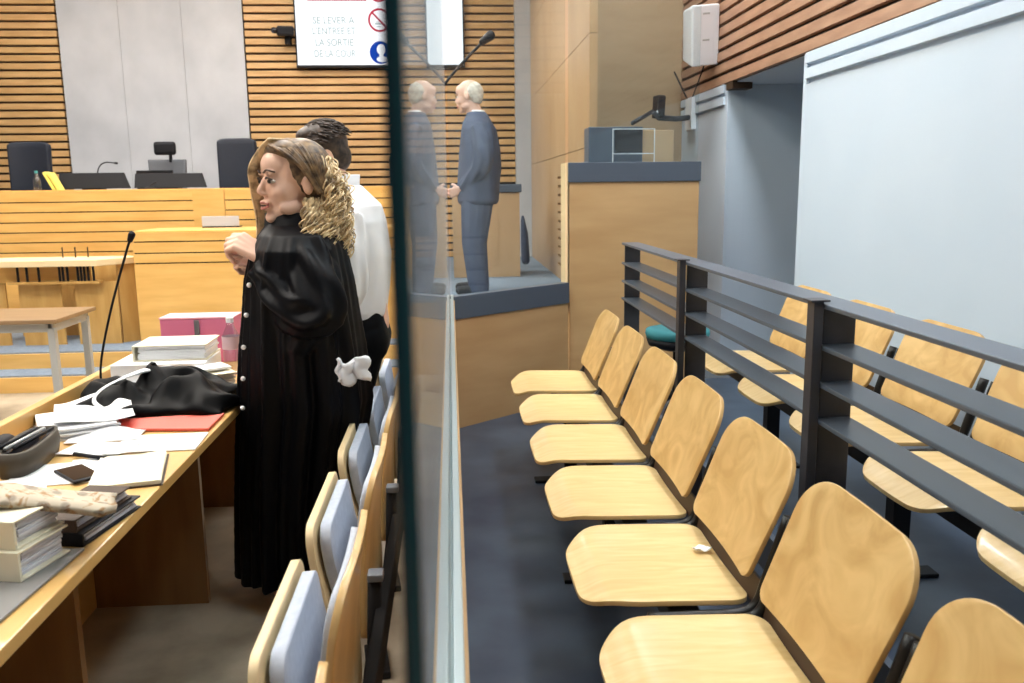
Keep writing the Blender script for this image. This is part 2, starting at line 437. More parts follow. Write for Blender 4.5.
def make_dock_chair(label, loc, group):
    t = thing('dock_chair', label, 'chair', loc, group, local=True)
    b = sheet(B(), panel_fn(.244, .14, .05, .415, seat_pos), 26, 16, .013)
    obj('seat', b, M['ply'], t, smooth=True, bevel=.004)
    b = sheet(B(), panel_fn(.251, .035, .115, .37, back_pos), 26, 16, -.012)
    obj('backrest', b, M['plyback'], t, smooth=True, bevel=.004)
    for s in (-1, 1):
        y = s*.263
        pts = spline([(-.06, y, .425), (.06, y, .424), (.165, y, .426), (.208, y, .45), (.232, y, .52), (.278, y, .67)], 6)
        b = B(); tube(b, pts, .0148, 8); box(b, -.06, .19, y-.012, y+.012, .398, .434)
        obj('side_bracket', b, M['bmetal'], t, smooth=True)
    b = B(); obox(b, (.217, 0, .470), (.004, .250, .032), eul(0, .2, 0))
    obj('rear_plate', b, M['brownsteel'], t)['label'] = 'brown steel plate between seat and backrest'
    return t
R1 = [4.38, 3.823, 3.266, 2.709, 2.152, 1.595, 1.038]
ORD = ['farthest plywood chair of the front dock row, in front of the plywood tower',
       'second plywood chair from the tower in the front dock row',
       'third plywood chair from the tower in the front dock row',
       'fourth plywood chair from the tower in the front dock row, near the middle railing post',
       'plywood chair of the front dock row with the crumpled paper scrap on its seat',
       'large near plywood chair of the front dock row, cut by the bottom of the picture',
       'nearest plywood chair of the front dock row, only its backrest top showing at bottom right']
G1 = 'plywood chairs in the front row of the dock'
c0 = make_dock_chair(ORD[0], (.512, R1[0], 0), G1)
for y, l in list(zip(R1, ORD))[1:]: dup(c0, (.512, y, 0), l, G1)
R2 = [4.05, 3.465, 2.88, 2.295, 1.71, 1.125]
ORD2 = ['farthest plywood chair of the second dock row, partly behind the middle railing post',
        'second plywood chair from the far end of the row behind the railing',
        'third plywood chair from the far end behind the railing, next to the near post',
        'fourth plywood chair from the far end of the row behind the railing',
        'fifth plywood chair behind the railing, its seat cut by the right picture edge',
        'nearest plywood chair behind the railing, mostly outside the right picture edge']
G2 = 'plywood chairs in the second row behind the railing'
for y, l in zip(R2, ORD2): dup(c0, (1.452, y, .15), l, G2)
def dock_beam(x, z, y0, y1, feet, label):
    t = thing('seat_beam', label, 'seat support', (x, (y0+y1)/2, z))
    obj('beam', box(B(), x-.02, x+.06, y0, y1, z+.33, z+.39), M['bmetal'], t, bevel=.004)
    for y in feet:
        b = B(); box(b, x-.01, x+.05, y-.03, y+.03, z+.012, z+.33); obj('leg', b, M['black'], t, bevel=.004)
        b = B(); box(b, x-.16, x+.16, y-.035, y+.035, z, z+.014); obj('foot', b, M['black'], t, bevel=.003)
dock_beam(.55, 0, .75, 4.66, (4.1, 2.99, 1.88, .9), 'black steel beam and legs carrying the front row of dock chairs')
dock_beam(1.45, .145, .85, 4.35, (3.77, 2.62, 1.47), 'black steel beam and legs carrying the row of chairs behind the railing')
b = B(); sheet(b, lambda u, v: (.655+u*.045+.004*math.sin(9*v), 2.20+v*.024, .4475+.007+.006*math.sin(u*7+v*5)), 8, 6, .0015)
tag(obj('paper_scrap', b, M['white'], smooth=True), 'small crumpled white paper scrap on a plywood chair seat', 'paper scrap')

# teal stool
t = thing('teal_stool', 'low stool with teal seat pad and black base behind the railing by the tower', 'stool', (1.36, 5.05, .145))
b = B(); rs = []
for rr, z in ((.15, .40), (.185, .405), (.195, .43), (.19, .455), (.15, .465)):
    rs.append([(1.36+rr*math.cos(2*PI*i/28), 5.05+rr*math.sin(2*PI*i/28)*1.0, .145+z) for i in range(28)])
rings(b, rs); obj('seat_pad', b, M['teal'], t, smooth=True)['label'] = 'teal seat pad'
b = B(); rs = [[(1.36+rr*math.cos(2*PI*i/28), 5.05+rr*math.sin(2*PI*i/28), .145+z) for i in range(28)] for rr, z in ((.09, .33), (.175, .36), (.188, .40), (.15, .402))]
rings(b, rs); obj('seat_shell', b, M['black'], t, smooth=True)
b = B(); cap(b, (1.36, 5.05, .19), .025, (1.36, 5.05, .5), .025); obj('column', b, M['black'], t, smooth=True)
for k in range(5):
    a = 2*PI*k/5; b = B(); tube(b, [(1.36, 5.05, .20), (1.36+.19*math.cos(a), 5.05+.19*math.sin(a), .160)], [.018, .013], 8)
    obj('leg', b, M['black'], t, smooth=True)

# box on the tower, camera arm, speaker
t = thing('monitor_housing', 'dark monitor box with thin white outlined opening on top of the plywood tower', 'monitor', (1.13, 6.1, 1.62))
obj('housing', box(B(), .955, 1.33, 5.95, 6.15, 1.62, 1.862), M['darkgrey'], t, bevel=.004)
obj('screen', box(B(), 1.135, 1.325, 5.944, 5.95, 1.69, 1.845), M['glossblack'], t)
tag_ = thing('wire_frame', 'thin white rectangular outline frame beside the dark monitor box on the tower', 'frame', (1.265, 5.93, 1.62))
b = B()
for x0, x1, z0, z1 in ((1.116, 1.41, 1.842, 1.848), (1.116, 1.41, 1.677, 1.683), (1.116, 1.122, 1.62, 1.848), (1.404, 1.41, 1.62, 1.848)): box(b, x0, x1, 5.925, 5.931, z0, z1)
obj('outline', b, M['spk'], tag_)
tag(obj('wood_crate', box(B(), 1.335, 1.555, 5.98, 6.15, 1.62, 1.84), M['wallwood'], bevel=.004), 'brown wooden box beside the dark monitor box on the tower', 'box')
t = thing('camera_arm', 'black surveillance camera on a jointed arm fixed to the pale wall over the tower', 'camera', (2.08, 7.0, 2.0))
b = B(); tube(b, [(2.08, 7.45, 2.04), (1.86, 7.1, 2.0), (1.62, 6.7, 1.98)], .022, 8); obj('arm', b, M['black'], t, smooth=True)
b = B(); tube(b, [(1.62, 6.7, 1.98), (1.50, 6.4, 2.00), (1.30, 6.15, 1.90)], .016, 8); obj('lower_arm', b, M['black'], t, smooth=True)
b = B(); obox(b, (1.62, 6.7, 2.06), (.035, .05, .085), eul(0, .05, .2)); cb = obj('camera_body', b, M['black'], t, bevel=.012)
b = B(); tube(b, [(1.60, 6.655, 2.0), (1.59, 6.63, 2.0)], .026, 12); obj('lens', b, M['glossblack'], cb, smooth=True)
obj('wall_plate', box(B(), 2.055, 2.099, 7.34, 7.54, 1.93, 2.20), M['spk'], t, bevel=.006)['label'] = 'white wall plate'
b = B(); tube(b, spline([(2.07, 7.5, 2.18), (2.05, 7.6, 2.28), (2.0, 7.72, 2.45)], 5), .008, 6); obj('cable', b, M['black'], t, smooth=True)

t = thing('loudspeaker', 'white loudspeaker with two framed grilles tilted on the reddish slat wall', 'speaker', (2.03, 6.9, 2.62))
Rsp = eul(0, 0, math.radians(16)) @ eul(math.radians(10), math.radians(-7), 0)
cs = V((1.945, 6.78, 2.60))
b = B()
def trap(hw0, hw1, d, h):
    out = []
    for z in (-h, h):
        out += [cs + Rsp @ V((-hw0, -d, z)), cs + Rsp @ V((hw0, -d, z)), cs + Rsp @ V((hw1, d, z*.82)), cs + Rsp @ V((-hw1, d, z*.82))]
    return out
P = trap(.125, .09, .095, .225); vs = [b.verts.new(p) for p in P]
for f in ((0, 1, 2, 3), (4, 5, 6, 7), (0, 1, 5, 4), (1, 2, 6, 5), (2, 3, 7, 6), (3, 0, 4, 7)): b.faces.new([vs[i] for i in f])
obj('cabinet', b, M['spk'], t, bevel=.018, seg=3)
for zc in (.095, -.095):
    b = B()
    for dx, dz, hx, hz in ((0, .075, .075, .004), (0, -.075, .075, .004), (-.071, 0, .004, .078), (.071, 0, .004, .078)):
        obox(b, cs + Rsp @ V((dx, -.0925, zc+dz)), (hx, .004, hz), Rsp)
    gf = obj('grille_frame', b, M['spk'], t)
    b = B(); obox(b, cs + Rsp @ V((0, -.093, zc+.062)), (.03, .004, .006), Rsp); obj('slot', b, M['ltgrey'], gf)
b = B(); obox(b, (2.03, 6.84, 2.62), (.055, .07, .07), Matrix.Identity(3)); obj('bracket', b, M['spk'], t, bevel=.006)
b = B(); tube(b, [(2.06, 6.90, 2.56), (2.065, 7.05, 2.4), (2.066, 7.35, 2.2)], .006, 6); obj('cable', b, M['black'], t, smooth=True)

# ================================================================== JUDGES' BENCH
def grooved(bm, x0, x1, y, zs, z0, z1, d=.014):
    """front boards with shadow gaps"""
    edges = [z1] + list(zs) + [z0]
    for a, c in zip(edges, edges[1:]):
        box(bm, x0, x1, y-d, y, c+.005 if c != z0 else c, a-.005 if a != z1 else a)
t = thing('judges_bench', 'long raised oak judges bench with horizontal shadow grooves along its front', 'bench', (-2.8, 8.2, .24))
zs = [1.475-.089*k for k in range(1, 8)]
b = B(); grooved(b, -7, -2.315, 8.0, zs, .252, 1.475); obj('front_boards', b, M['oak'], t)
b = B(); grooved(b, -2.03, -.37, 8.0, zs, .252, 1.475); obj('front_boards', b, M['oak'], t)
obj('plain_panel', box(B(), -2.312, -2.033, 7.975, 8.0, .252, 1.475), M['oak'], t)
b = B(); box(b, -7, -.37, 8.001, 8.06, .252, 1.46); obj('backing', b, M['gap'], t)
obj('worktop', box(B(), -7, -.37, 8.0, 8.95, 1.476, 1.492), M['oak'], t, bevel=.002)
struct('floor', box(B(), -7, -.36, 8.97, 11.19, .25, .59), M['carpet'], 'raised floor behind the judges bench')

t = thing('clerk_desk', 'oak clerk desk with three grooves standing before the judges bench', 'desk', (-1.4, 7.3, .24))
b = B(); grooved(b, -2.515, -.37, 7.0, [1.075, .985, .905], .252, 1.145); obj('front_boards', b, M['oak'], t)
obj('backing', box(B(), -2.51, -.375, 7.001, 7.04, .252, 1.14), M['gap'], t)
obj('side_panel', box(B(), -2.515, -2.49, 7.04, 7.6, .252, 1.145), M['oak'], t)
obj('worktop', box(B(), -2.515, -.37, 7.0, 7.62, 1.146, 1.160), M['oak'], t, bevel=.002)
t = thing('laptop', 'grey laptop lid standing on the clerk desk beside the plain bench panel', 'laptop', (-1.94, 7.5, 1.16))
obj('lid', box(B(), -2.11, -1.80, 7.50, 7.508, 1.17, 1.256), mat('laptop_grey', (.42, .44, .48), .4), t, bevel=.003)
obj('base', box(B(), -2.11, -1.80, 7.50, 7.61, 1.160, 1.17), M['black'], t)

# witness table
t = thing('witness_table', 'angled oak table with open shelf of thin bars, standing on the step at left', 'table', (-3.4, 7.0, .24))
prism_pts = [(-5.2, 6.93), (-2.78, 6.93), (-2.56, 7.22), (-2.56, 7.35), (-5.2, 7.35)]
b = B(); prism(b, prism_pts, .895, .945); obj('tabletop', b, M['plyedge'], t, bevel=.004)['label'] = 'light wooden tabletop'
obj('apron', box(B(), -5.1, -2.9, 7.08, 7.10, .76, .895), M['oak'], t)
for x in (-3.42, -3.35, -3.26, -3.10, -3.075, -3.04, -2.96, -2.935, -2.91, -2.88, -2.84): obj('shelf_bar', box(B(), x-.007, x+.007, 6.99, 7.004, .775, .893), M['black'], t)
obj('shelf', box(B(), -3.5, -2.8, 6.985, 7.08, .755, .775), M['oakv'], t)
for x0, x1, y in ((-4.9, -4.3, 7.10), (-3.85, -3.58, 7.10), (-3.46, -3.14, 7.08), (-3.03, -2.70, 7.08)):
    b = B(); box(b, x0, x1, y, y+.02, .252, .758 if x0 > -3.5 else .895); obj('front_panel', b, M['oakv'], t)
b = B(); obox(b, (-2.60, 7.22, .57), (.14, .012, .32), rz(math.radians(40))); obj('side_panel', b, M['oakv'], t)
b = B()
b.free()
for x in (-3.16, -3.06, -2.96): obj('peg', box(B(), x-.004, x+.004, 7.22, 7.228, .945, 1.03), M['brownsteel'], t)
b = B(); box(b, -3.7, -2.53, 7.55, 7.57, .252, .9)
tag(obj('recess_panel', b, M['oakv']), 'brown wooden panel in the recess between witness table and clerk desk', 'panel')

# steel table
t = thing('side_table', 'small table with brown top and light grey metal legs before the steps', 'table', (-2.95, 5.26, 0))
obj('tabletop', box(B(), -3.65, -2.255, 4.98, 5.54, .728, .752), M['tabletop'], t, bevel=.003)
b = B(); box(b, -3.60, -2.30, 5.02, 5.05, .675, .728); box(b, -3.60, -2.30, 5.47, 5.50, .675, .728); box(b, -2.32, -2.29, 5.02, 5.5, .675, .728); box(b, -3.61, -3.58, 5.02, 5.5, .675, .728)
obj('apron', b, M['ltgrey'], t, bevel=.002)
for x in (-3.595, -2.305):
    for y in (5.035, 5.485):
        obj('leg', box(B(), x-.02, x+.02, y-.02, y+.02, 0, .70), M['ltgrey'], t, bevel=.003)

# judges' chairs
def high_chair(name, label, x, y, w, z1, group=None):
    t = thing(name, label, 'chair', (x, y, .59), group)
    def f(u, v):
        s = 2*v-1; tw = w/2*(1-.06*(1-u)); 
        zz = 1.02+(z1-1.02)*u
        if u > .93: zz -= (abs(s)**6)*.03
        return (x+s*tw, y+.05*u-.03*s*s, zz)
    obj('backrest', sheet(B(), f, 14, 14, -.07), M['leather'], t, smooth=True, bevel=.015)
    obj('seat', box(B(), x-w/2, x+w/2, y-.46, y-.02, .98, 1.07), M['leather'], t, bevel=.03)
    b = B(); cap(b, (x, y-.24, .62), .03, (x, y-.24, .97), .03); obj('column', b, M['black'], t, smooth=True)
    for k in range(5):
        a = 2*PI*k/5+.3; b = B(); tube(b, [(x, y-.24, .66), (x+.27*math.cos(a), y-.24+.27*math.sin(a), .61)], [.025, .018], 8); obj('leg', b, M['black'], t, smooth=True)
    for s in (-1, 1):
        b = B(); tube(b, spline([(x+s*w*.5, y-.05, 1.25), (x+s*w*.56, y-.2, 1.27), (x+s*w*.56, y-.4, 1.24), (x+s*w*.5, y-.4, 1.05)], 5), .02, 8); obj('armrest', b, M['black'], t, smooth=True)
    return t
high_chair('judge_chair', 'dark high-back leather chair before the slats at the far left of the bench', -4.46, 9.6, .42, 2.01)
high_chair('judge_chair', 'dark high-back leather chair at the right edge of the grey concrete panel', -2.29, 9.6, .40, 2.03)
high_chair('judge_chair', 'dark high-back chair behind the man in white shirt, right of the bench', -.42, 9.7, .46, 1.86)
t = thing('headrest_chair', 'dark swivel chair with separate padded headrest in front of the concrete panel', 'chair', (-3.02, 9.6, .59))
def f(u, v):
    s = 2*v-1; return (-3.015+s*(.165+.03*u), 9.6-.03*s*s, 1.2+.61*u)
obj('backrest', sheet(B(), f, 12, 12, -.04), M['capgrey'], t, smooth=True, bevel=.01)
b = B(); obox(b, (-3.02, 9.57, 1.925), (.115, .03, .07)); obj('headrest', b, M['black'], t, bevel=.03, seg=3)
b = B(); tube(b, [(-2.98, 9.61, 1.78), (-2.98, 9.61, 1.88)], .018, 8); obj('headrest_stem', b, M['black'], t, smooth=True)
obj('seat', box(B(), -3.23, -2.80, 9.15, 9.58, 1.0, 1.08), M['capgrey'], t, bevel=.03)
b = B(); cap(b, (-3.02, 9.36, .62), .03, (-3.02, 9.36, 1.0), .03); obj('column', b, M['black'], t, smooth=True)
for k in range(5):
    a = 2*PI*k/5+.3; b = B(); tube(b, [(-3.02, 9.36, .66), (-3.02+.27*math.cos(a), 9.36+.27*math.sin(a), .61)], [.025, .018], 8); obj('leg', b, M['black'], t, smooth=True)

def monitor(label, x0, x1, y, z1, lean=.0):
    t = thing('desk_monitor', label, 'monitor', ((x0+x1)/2, y, 1.492))
    h = (z1-1.51)
    b = B(); vs = [b.verts.new(p) for p in ((x0, y, 1.505), (x1+lean, y, 1.505), (x1, y+.05, z1), (x0, y+.05, z1), (x0, y+.03, 1.505), (x1+lean, y+.03, 1.505), (x1, y+.08, z1), (x0, y+.08, z1))]
    for q in ((0, 1, 2, 3), (5, 4, 7, 6), (0, 4, 5, 1), (3, 2, 6, 7), (0, 3, 7, 4), (1, 5, 6, 2)): b.faces.new([vs[i] for i in q])
    obj('display', b, M['black'], t, bevel=.004)
    obj('stand', box(B(), (x0+x1)/2-.09, (x0+x1)/2+.09, y+.02, y+.16, 1.492, 1.506), M['black'], t, bevel=.003)
monitor('wide dark monitor on the bench in front of the concrete panel, left of the pair', -3.74, -3.14, 8.6, 1.655, .07)
monitor('dark monitor on the bench below the headrest chair, right of the pair', -2.98, -2.36, 8.45, 1.64, .05)
tag(obj('small_monitor', box(B(), -3.045, -2.70, 8.72, 8.75, 1.492, 1.675), M['black'], bevel=.004), 'small dark screen edge behind the right bench monitor', 'monitor')
b = B(); obox(b, (-3.74, 8.48, 1.575), (.012, .06, .095), eul(0, -.45, 0)); obox(b, (-3.70, 8.48, 1.575), (.010, .06, .090), eul(0, -.45, 0))
tag(obj('yellow_file', b, M['yellow']), 'leaning yellow file beside the left bench monitor', 'file')
t = thing('glass_bottle', 'small pale bottle on the bench at the left end of the wide monitor', 'bottle', (-3.86, 8.45, 1.492))
b = B(); rs = [[(-3.86+r*math.cos(2*PI*i/14), 8.45+r*math.sin(2*PI*i/14), 1.492+z) for i in range(14)] for r, z in ((.028, 0), (.032, .02), (.032, .10), (.014, .14), (.014, .16))]
rings(b, rs); obj('body', b, M['bottle'], t, smooth=True)
b = B(); tube(b, [(-3.86, 8.45, 1.652), (-3.86, 8.45, 1.675)], .015, 10); obj('cap', b, M['teal'], t)

def gooseneck(name, label, base, pts, r, headr, basew=.05):
    t = thing(name, label, 'microphone', base)
    b = B(); x, y, z = base
    rs = [[(x+rr*math.cos(2*PI*i/20), y+rr*math.sin(2*PI*i/20), z+h) for i in range(20)] for rr, h in ((basew, 0), (basew, .012), (basew*.5, .022))]
    rings(b, rs); obj('base', b, M['black'], t, smooth=False)
    b = B(); pp = spline(pts, 8); tube(b, pp, r, 8); obj('neck', b, M['black'], t, smooth=True)
    d = (pp[-1]-pp[-2]).normalized()
    b = B(); cap(b, pp[-1]-d*headr*.3, headr*.8, pp[-1]+d*headr*1.2, headr); obj('head', b, M['black'], t, smooth=True)
    return t
gooseneck('bench_microphone', 'thin gooseneck microphone on the judges bench before the concrete panel', (-3.46, 8.80, 1.492),
          [(-3.46, 8.80, 1.50), (-3.43, 8.80, 1.69), (-3.36, 8.79, 1.755), (-3.26, 8.79, 1.75)], .006, .012)
gooseneck('bench_microphone', 'gooseneck microphone on the clerk desk between the two dark monitors and grooved boards', (-2.75, 8.2, 1.492),
          [(-2.75, 8.2, 1.50), (-2.74, 8.2, 1.53), (-2.70, 8.2, 1.55)], .005, .008)

# screen
t = thing('wall_screen', 'large lit white wall screen with red bar, warning circles and court text', 'screen', (-.81, 11.1, 2.97))
obj('bezel', box(B(), -1.845, .225, 11.105, 11.18, 2.955, 4.13), M['black'], t, bevel=.004)
obj('display', box(B(), -1.825, .205, 11.095, 11.105, 2.985, 4.115), M['screen'], t)
obj('red_bar', box(B(), -1.67, -.96, 11.088, 11.094, 3.735, 3.80), M['scrred'], t)
def text(s, x, z, size, m, parent, y=11.092, w=None):
    cu = bpy.data.curves.new('text', 'FONT'); cu.body = s; cu.size = size; cu.align_x = 'CENTER'; cu.extrude = .001
    o = bpy.data.objects.new('tmp', cu); COL.objects.link(o)
    dg = bpy.context.evaluated_depsgraph_get(); me = bpy.data.meshes.new_from_object(o.evaluated_get(dg))
    bpy.data.objects.remove(o)
    me.transform(Matrix.Rotation(PI/2, 4, 'X'))
    if w:
        xs = [v.co.x for v in me.vertices]; k = w/(max(xs)-min(xs)); me.transform(Matrix.Diagonal((k, 1, 1, 1)))
    me.transform(Matrix.Translation((x, y, z)))
    me.transform(Matrix.Translation(-V(parent['_o'])))
    me.materials.clear(); me.materials.append(m)
    o = bpy.data.objects.new('text_line', me); COL.objects.link(o); o.parent = parent; return o
for s, z, w in (('SE LEVER A', 3.47, .50), ("L'ENTREE ET", 3.345, .52), ('LA SORTIE', 3.21, .46), ('DE LA COUR', 3.08, .50)):
    text(s, -1.37, z, .115, M['scrtext'], t, w=w)
def ring(bm, cx, cz, r0, r1, y, n=40):
    rs = [[(cx+r*math.cos(2*PI*i/n), yy, cz+r*math.sin(2*PI*i/n)) for r, yy in ((r0, y), (r1, y), (r1, y+.005), (r0, y+.005))] for i in range(n)]
    R = [[bm.verts.new(p) for p in r] for r in rs]
    for i in range(n):
        a = R[i]; c = R[(i+1) % n]
        for k in range(4): bm.faces.new((a[k], a[(k+1) % 4], c[(k+1) % 4], c[k]))
def disc(bm, cx, cz, r, y0, y1, n=36, sx=1., sz=1.):
    rings(bm, [[(cx+r*sx*math.cos(2*PI*i/n), y, cz+r*sz*math.sin(2*PI*i/n)) for i in range(n)] for y in (y1, y0)])
b = B(); ring(b, -.81, 3.51, .115, .140, 11.087); obox(b, (-.81, 11.090, 3.51), (.125, .002, .011), eul(0, math.radians(45), 0))
sg = obj('prohibition_sign', b, M['scrred'], t)
b = B(); box(b, -.87, -.76, 11.091, 11.094, 3.46, 3.475); box(b, -.86, -.77, 11.091, 11.094, 3.485, 3.493); box(b, -.85, -.80, 11.091, 11.094, 3.43, 3.44)
obj('sign_symbol', b, M['scrtext'], sg)
b = B(); disc(b, -.81, 3.13, .135, 11.089, 11.094); sg = obj('blue_sign', b, M['scrblue'], t)
b = B(); disc(b, -.80, 3.165, .055, 11.084, 11.088, sz=1.15); disc(b, -.79, 3.05, .07, 11.0845, 11.0885, sz=.5); box(b, -.825, -.775, 11.084, 11.088, 3.05, 3.13)
obj('sign_symbol', b, M['screen'], sg)
b = B(); ring(b, -.81, 3.86, .115, .14, 11.087); obj('prohibition_sign', b, M['scrred'], t)
t = thing('wall_camera', 'small black camera on a bracket on the slats left of the screen', 'camera', (-1.93, 11.1, 3.33))
b = B(); obox(b, (-1.94, 11.0, 3.365), (.10, .10, .055), eul(.1, 0, .2)); obj('body', b, M['black'], t, bevel=.02)
b = B(); tube(b, [(-2.03, 10.93, 3.36), (-2.06, 10.88, 3.355)], .035, 12); obj('lens', b, M['glossblack'], t, smooth=True)
obj('bracket', box(B(), -1.96, -1.90, 11.04, 11.188, 3.22, 3.34), M['black'], t, bevel=.005)

# cabinet behind the suited man, coat
t = thing('side_cabinet', 'narrow pale wooden cabinet with dark top on the raised platform behind the suited man', 'cabinet', (.40, 8.6, .59))
obj('body', box(B(), .02, .68, 8.5, 9.0, .59, 1.42), M['wallwood'], t, bevel=.004)
obj('top', box(B(), .0, .70, 8.48, 9.02, 1.42, 1.50), M['darkgrey'], t, bevel=.006)['label'] = 'dark grey top'
b = B(); box(b, .38, .47, 8.492, 8.5, .70, 1.38); obj('door', b, M['wallwood'], t)
b = B(); chain(b, [(.80, 9.6, 1.15), (.82, 9.6, .95), (.83, 9.6, .66)], [.02, .045, .05])
tag(obj('dark_coat', b, M['suit'], remesh=.015, sm=4), 'dark coat hanging by the pilaster behind the cabinet', 'coat')

# tall boom microphone
t = thing('boom_microphone', 'tall black boom microphone stand seen through the dock glass beside the suited man', 'microphone stand', (-.075, 6.2, 0))
b = B(); rs = [[(-.075+rr*math.cos(2*PI*i/24), 6.2+rr*math.sin(2*PI*i/24), h) for i in range(24)] for rr, h in ((.14, 0), (.14, .012), (.03, .03))]
rings(b, rs); obj('base', b, M['black'], t)
b = B(); tube(b, [(-.075, 6.2, .02), (-.07, 6.2, 2.08)], .013, 8); obj('pole', b, M['black'], t, smooth=True)
b = B(); tube(b, spline([(-.07, 6.2, 2.05), (-.03, 6.2, 2.16), (.10, 6.2, 2.31), (.27, 6.2, 2.475)], 6), .010, 8); obj('boom', b, M['black'], t, smooth=True)
b = B(); cap(b, (.25, 6.2, 2.46), .024, (.305, 6.2, 2.50), .034); obj('head', b, M['black'], t, smooth=True)
b = B(); box(b, -.10, -.04, 6.17, 6.23, 1.60, 1.63); obj('clamp', b, M['black'], t, bevel=.004)

# ================================================================== LAWYERS' DESK
t = thing('lawyers_desk', 'long wooden lawyers desk with raised front board, covered in files and papers', 'desk', (-1.0, 2.2, 0))
obj('desktop', box(B(), -1.29, -.72, -.4, 3.95, .722, .75), M['desk'], t, bevel=.003)
obj('front_board', box(B(), -1.322, -1.291, -.4, 3.95, .0, .805), M['oakv'], t, bevel=.003)
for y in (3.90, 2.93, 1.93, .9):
    obj('leg_panel', box(B(), -1.29, -.90, y, y+.025, 0, .722), M['deskpanel_shaded'], t)
Z = .7505
def slab(name, label, cat, poly, z0, z1, m, group=None, bevel=.002):
    b = B(); prism(b, poly, z0, z1); return tag(obj(name, b, m, bevel=bevel), label, cat, group)
def rect(cx, cy, hx, hy, a):
    c, s = math.cos(a), math.sin(a)
    return [(cx+x*c-y*s, cy+x*s+y*c) for x, y in ((-hx, -hy), (hx, -hy), (hx, hy), (-hx, hy))]
def page_block(cx, cy, hx, hy, a, z0, z1, wav=.004):
    b = B(); n = 7
    for k in range(n):
        zz0 = z0+(z1-z0)*k/n; zz1 = z0+(z1-z0)*(k+.93)/n
        prism(b, rect(cx+random.uniform(-wav, wav), cy+random.uniform(-wav, wav), hx, hy, a+random.uniform(-.012, .012)), zz0, zz1)
    return b

def file_stack(name, label, cx, cy, hx, hy, a, z0, z1, cov, pages=M['paperedge']):
    t = thing(name, label, 'file', (cx, cy, z0))
    b = B(); prism(b, rect(cx, cy, hx, hy, a), z0, z0+.004); prism(b, rect(cx, cy, hx, hy, a), z1-.004, z1)
    c, s = math.cos(a), math.sin(a)
    sx, sy = cx-hx*c, cy-hx*s
    prism(b, rect(sx, sy, .003, hy, a), z0, z1)
    obj('cover', b, cov, t, bevel=.001)
    obj('pages', page_block(cx+.006*c, cy+.006*s, hx-.012, hy-.01, a, z0+.005, z1-.005), pages, t)
    return t
# foreground cream binders, books and scarf
file_stack('cream_binder', 'thick cream binder at the bottom of the near stack on the desk', -.926, 1.615, .068, .15, 1.35, Z+.0065, Z+.063, M['cream'])
file_stack('cream_binder', 'cream binder lying on top of another under the patterned pouch', -.932, 1.623, .066, .148, 1.35, Z+.064, Z+.118, M['cream'])
file_stack('dark_book', 'lower dark-covered book beside the binders at the desk edge', -.784, 1.800, .110, .050, 1.40, Z, Z+.028, M['black'])
file_stack('dark_book', 'upper dark-covered book lying on the other dark book beside the binders', -.797, 1.795, .100, .050, 1.38, Z+.029, Z+.056, M['brownsteel'])
slab('grey_folder', 'grey cardboard folder under the cream binders at the near desk edge', 'folder', rect(-.835, 1.50, .08, .17, -.06), Z, Z+.006, mat('grey_card', (.22, .21, .20), .6))
def fsc(u, v):
    x = -1.16+u*.47+.012*math.sin(v*5); y = 1.515+v*.105+.115*u+.008*math.sin(u*7)
    z = Z+.139-.052*max(0, u-.62)/.38 + .003*math.sin(u*9+v*4)+.003*math.sin(v*8)+.012*v*(1-v)
    return (x, y, z)
tag(obj('patterned_pouch', sheet(B(), fsc, 30, 14, .014), M['scarf'], smooth=True), 'beige patterned cloth pouch lying on top of the cream binders', 'cloth')
# pencil case
t = thing('pencil_case', 'open dark brown pencil case with black lining and pens on the desk', 'case', (-1.13, 2.27, Z))
def casering(hx, hy, z, a=.12, n=28, c=(-1.13, 2.27)):
    out = []
    for i in range(n):
        th = 2*PI*i/n; hx_ = hx*.85; x = hx_*abs(math.cos(th))**.6*(1 if math.cos(th) > 0 else -1); y = .86*hy*abs(math.sin(th))**.85*(1 if math.sin(th) > 0 else -1)
        out.append((c[0]+x*math.cos(a)-y*math.sin(a), c[1]+x*math.sin(a)+y*math.cos(a), z))
    return out
b = B(); rings(b, [casering(.055, .165, Z), casering(.062, .172, Z+.03), casering(.058, .165, Z+.062), casering(.048, .155, Z+.064), casering(.044, .15, Z+.035)])
obj('shell', b, M['casebrown'], t, smooth=True)
b = B(); rings(b, [casering(.046, .152, Z+.036), casering(.046, .152, Z+.058), casering(.02, .1, Z+.052)]); obj('lining', b, M['glossblack'], t, smooth=True)
for k, (dx, m) in enumerate(((-.02, M['black']), (.0, M['ltgrey']), (.022, M['black']))):
    b = B(); tube(b, [(-1.13+dx-.01, 2.17, Z+.068), (-1.13+dx, 2.36, Z+.068)], .005, 8); obj('pen', b, m, t, smooth=True)
b = B(); cap(b, (-1.235, 2.17, Z+.035), .035, (-1.235, 2.36, Z+.028), .028)
tag(obj('black_pouch', b, M['black'], smooth=True), 'black pouch against the front board behind the pencil case', 'pouch')
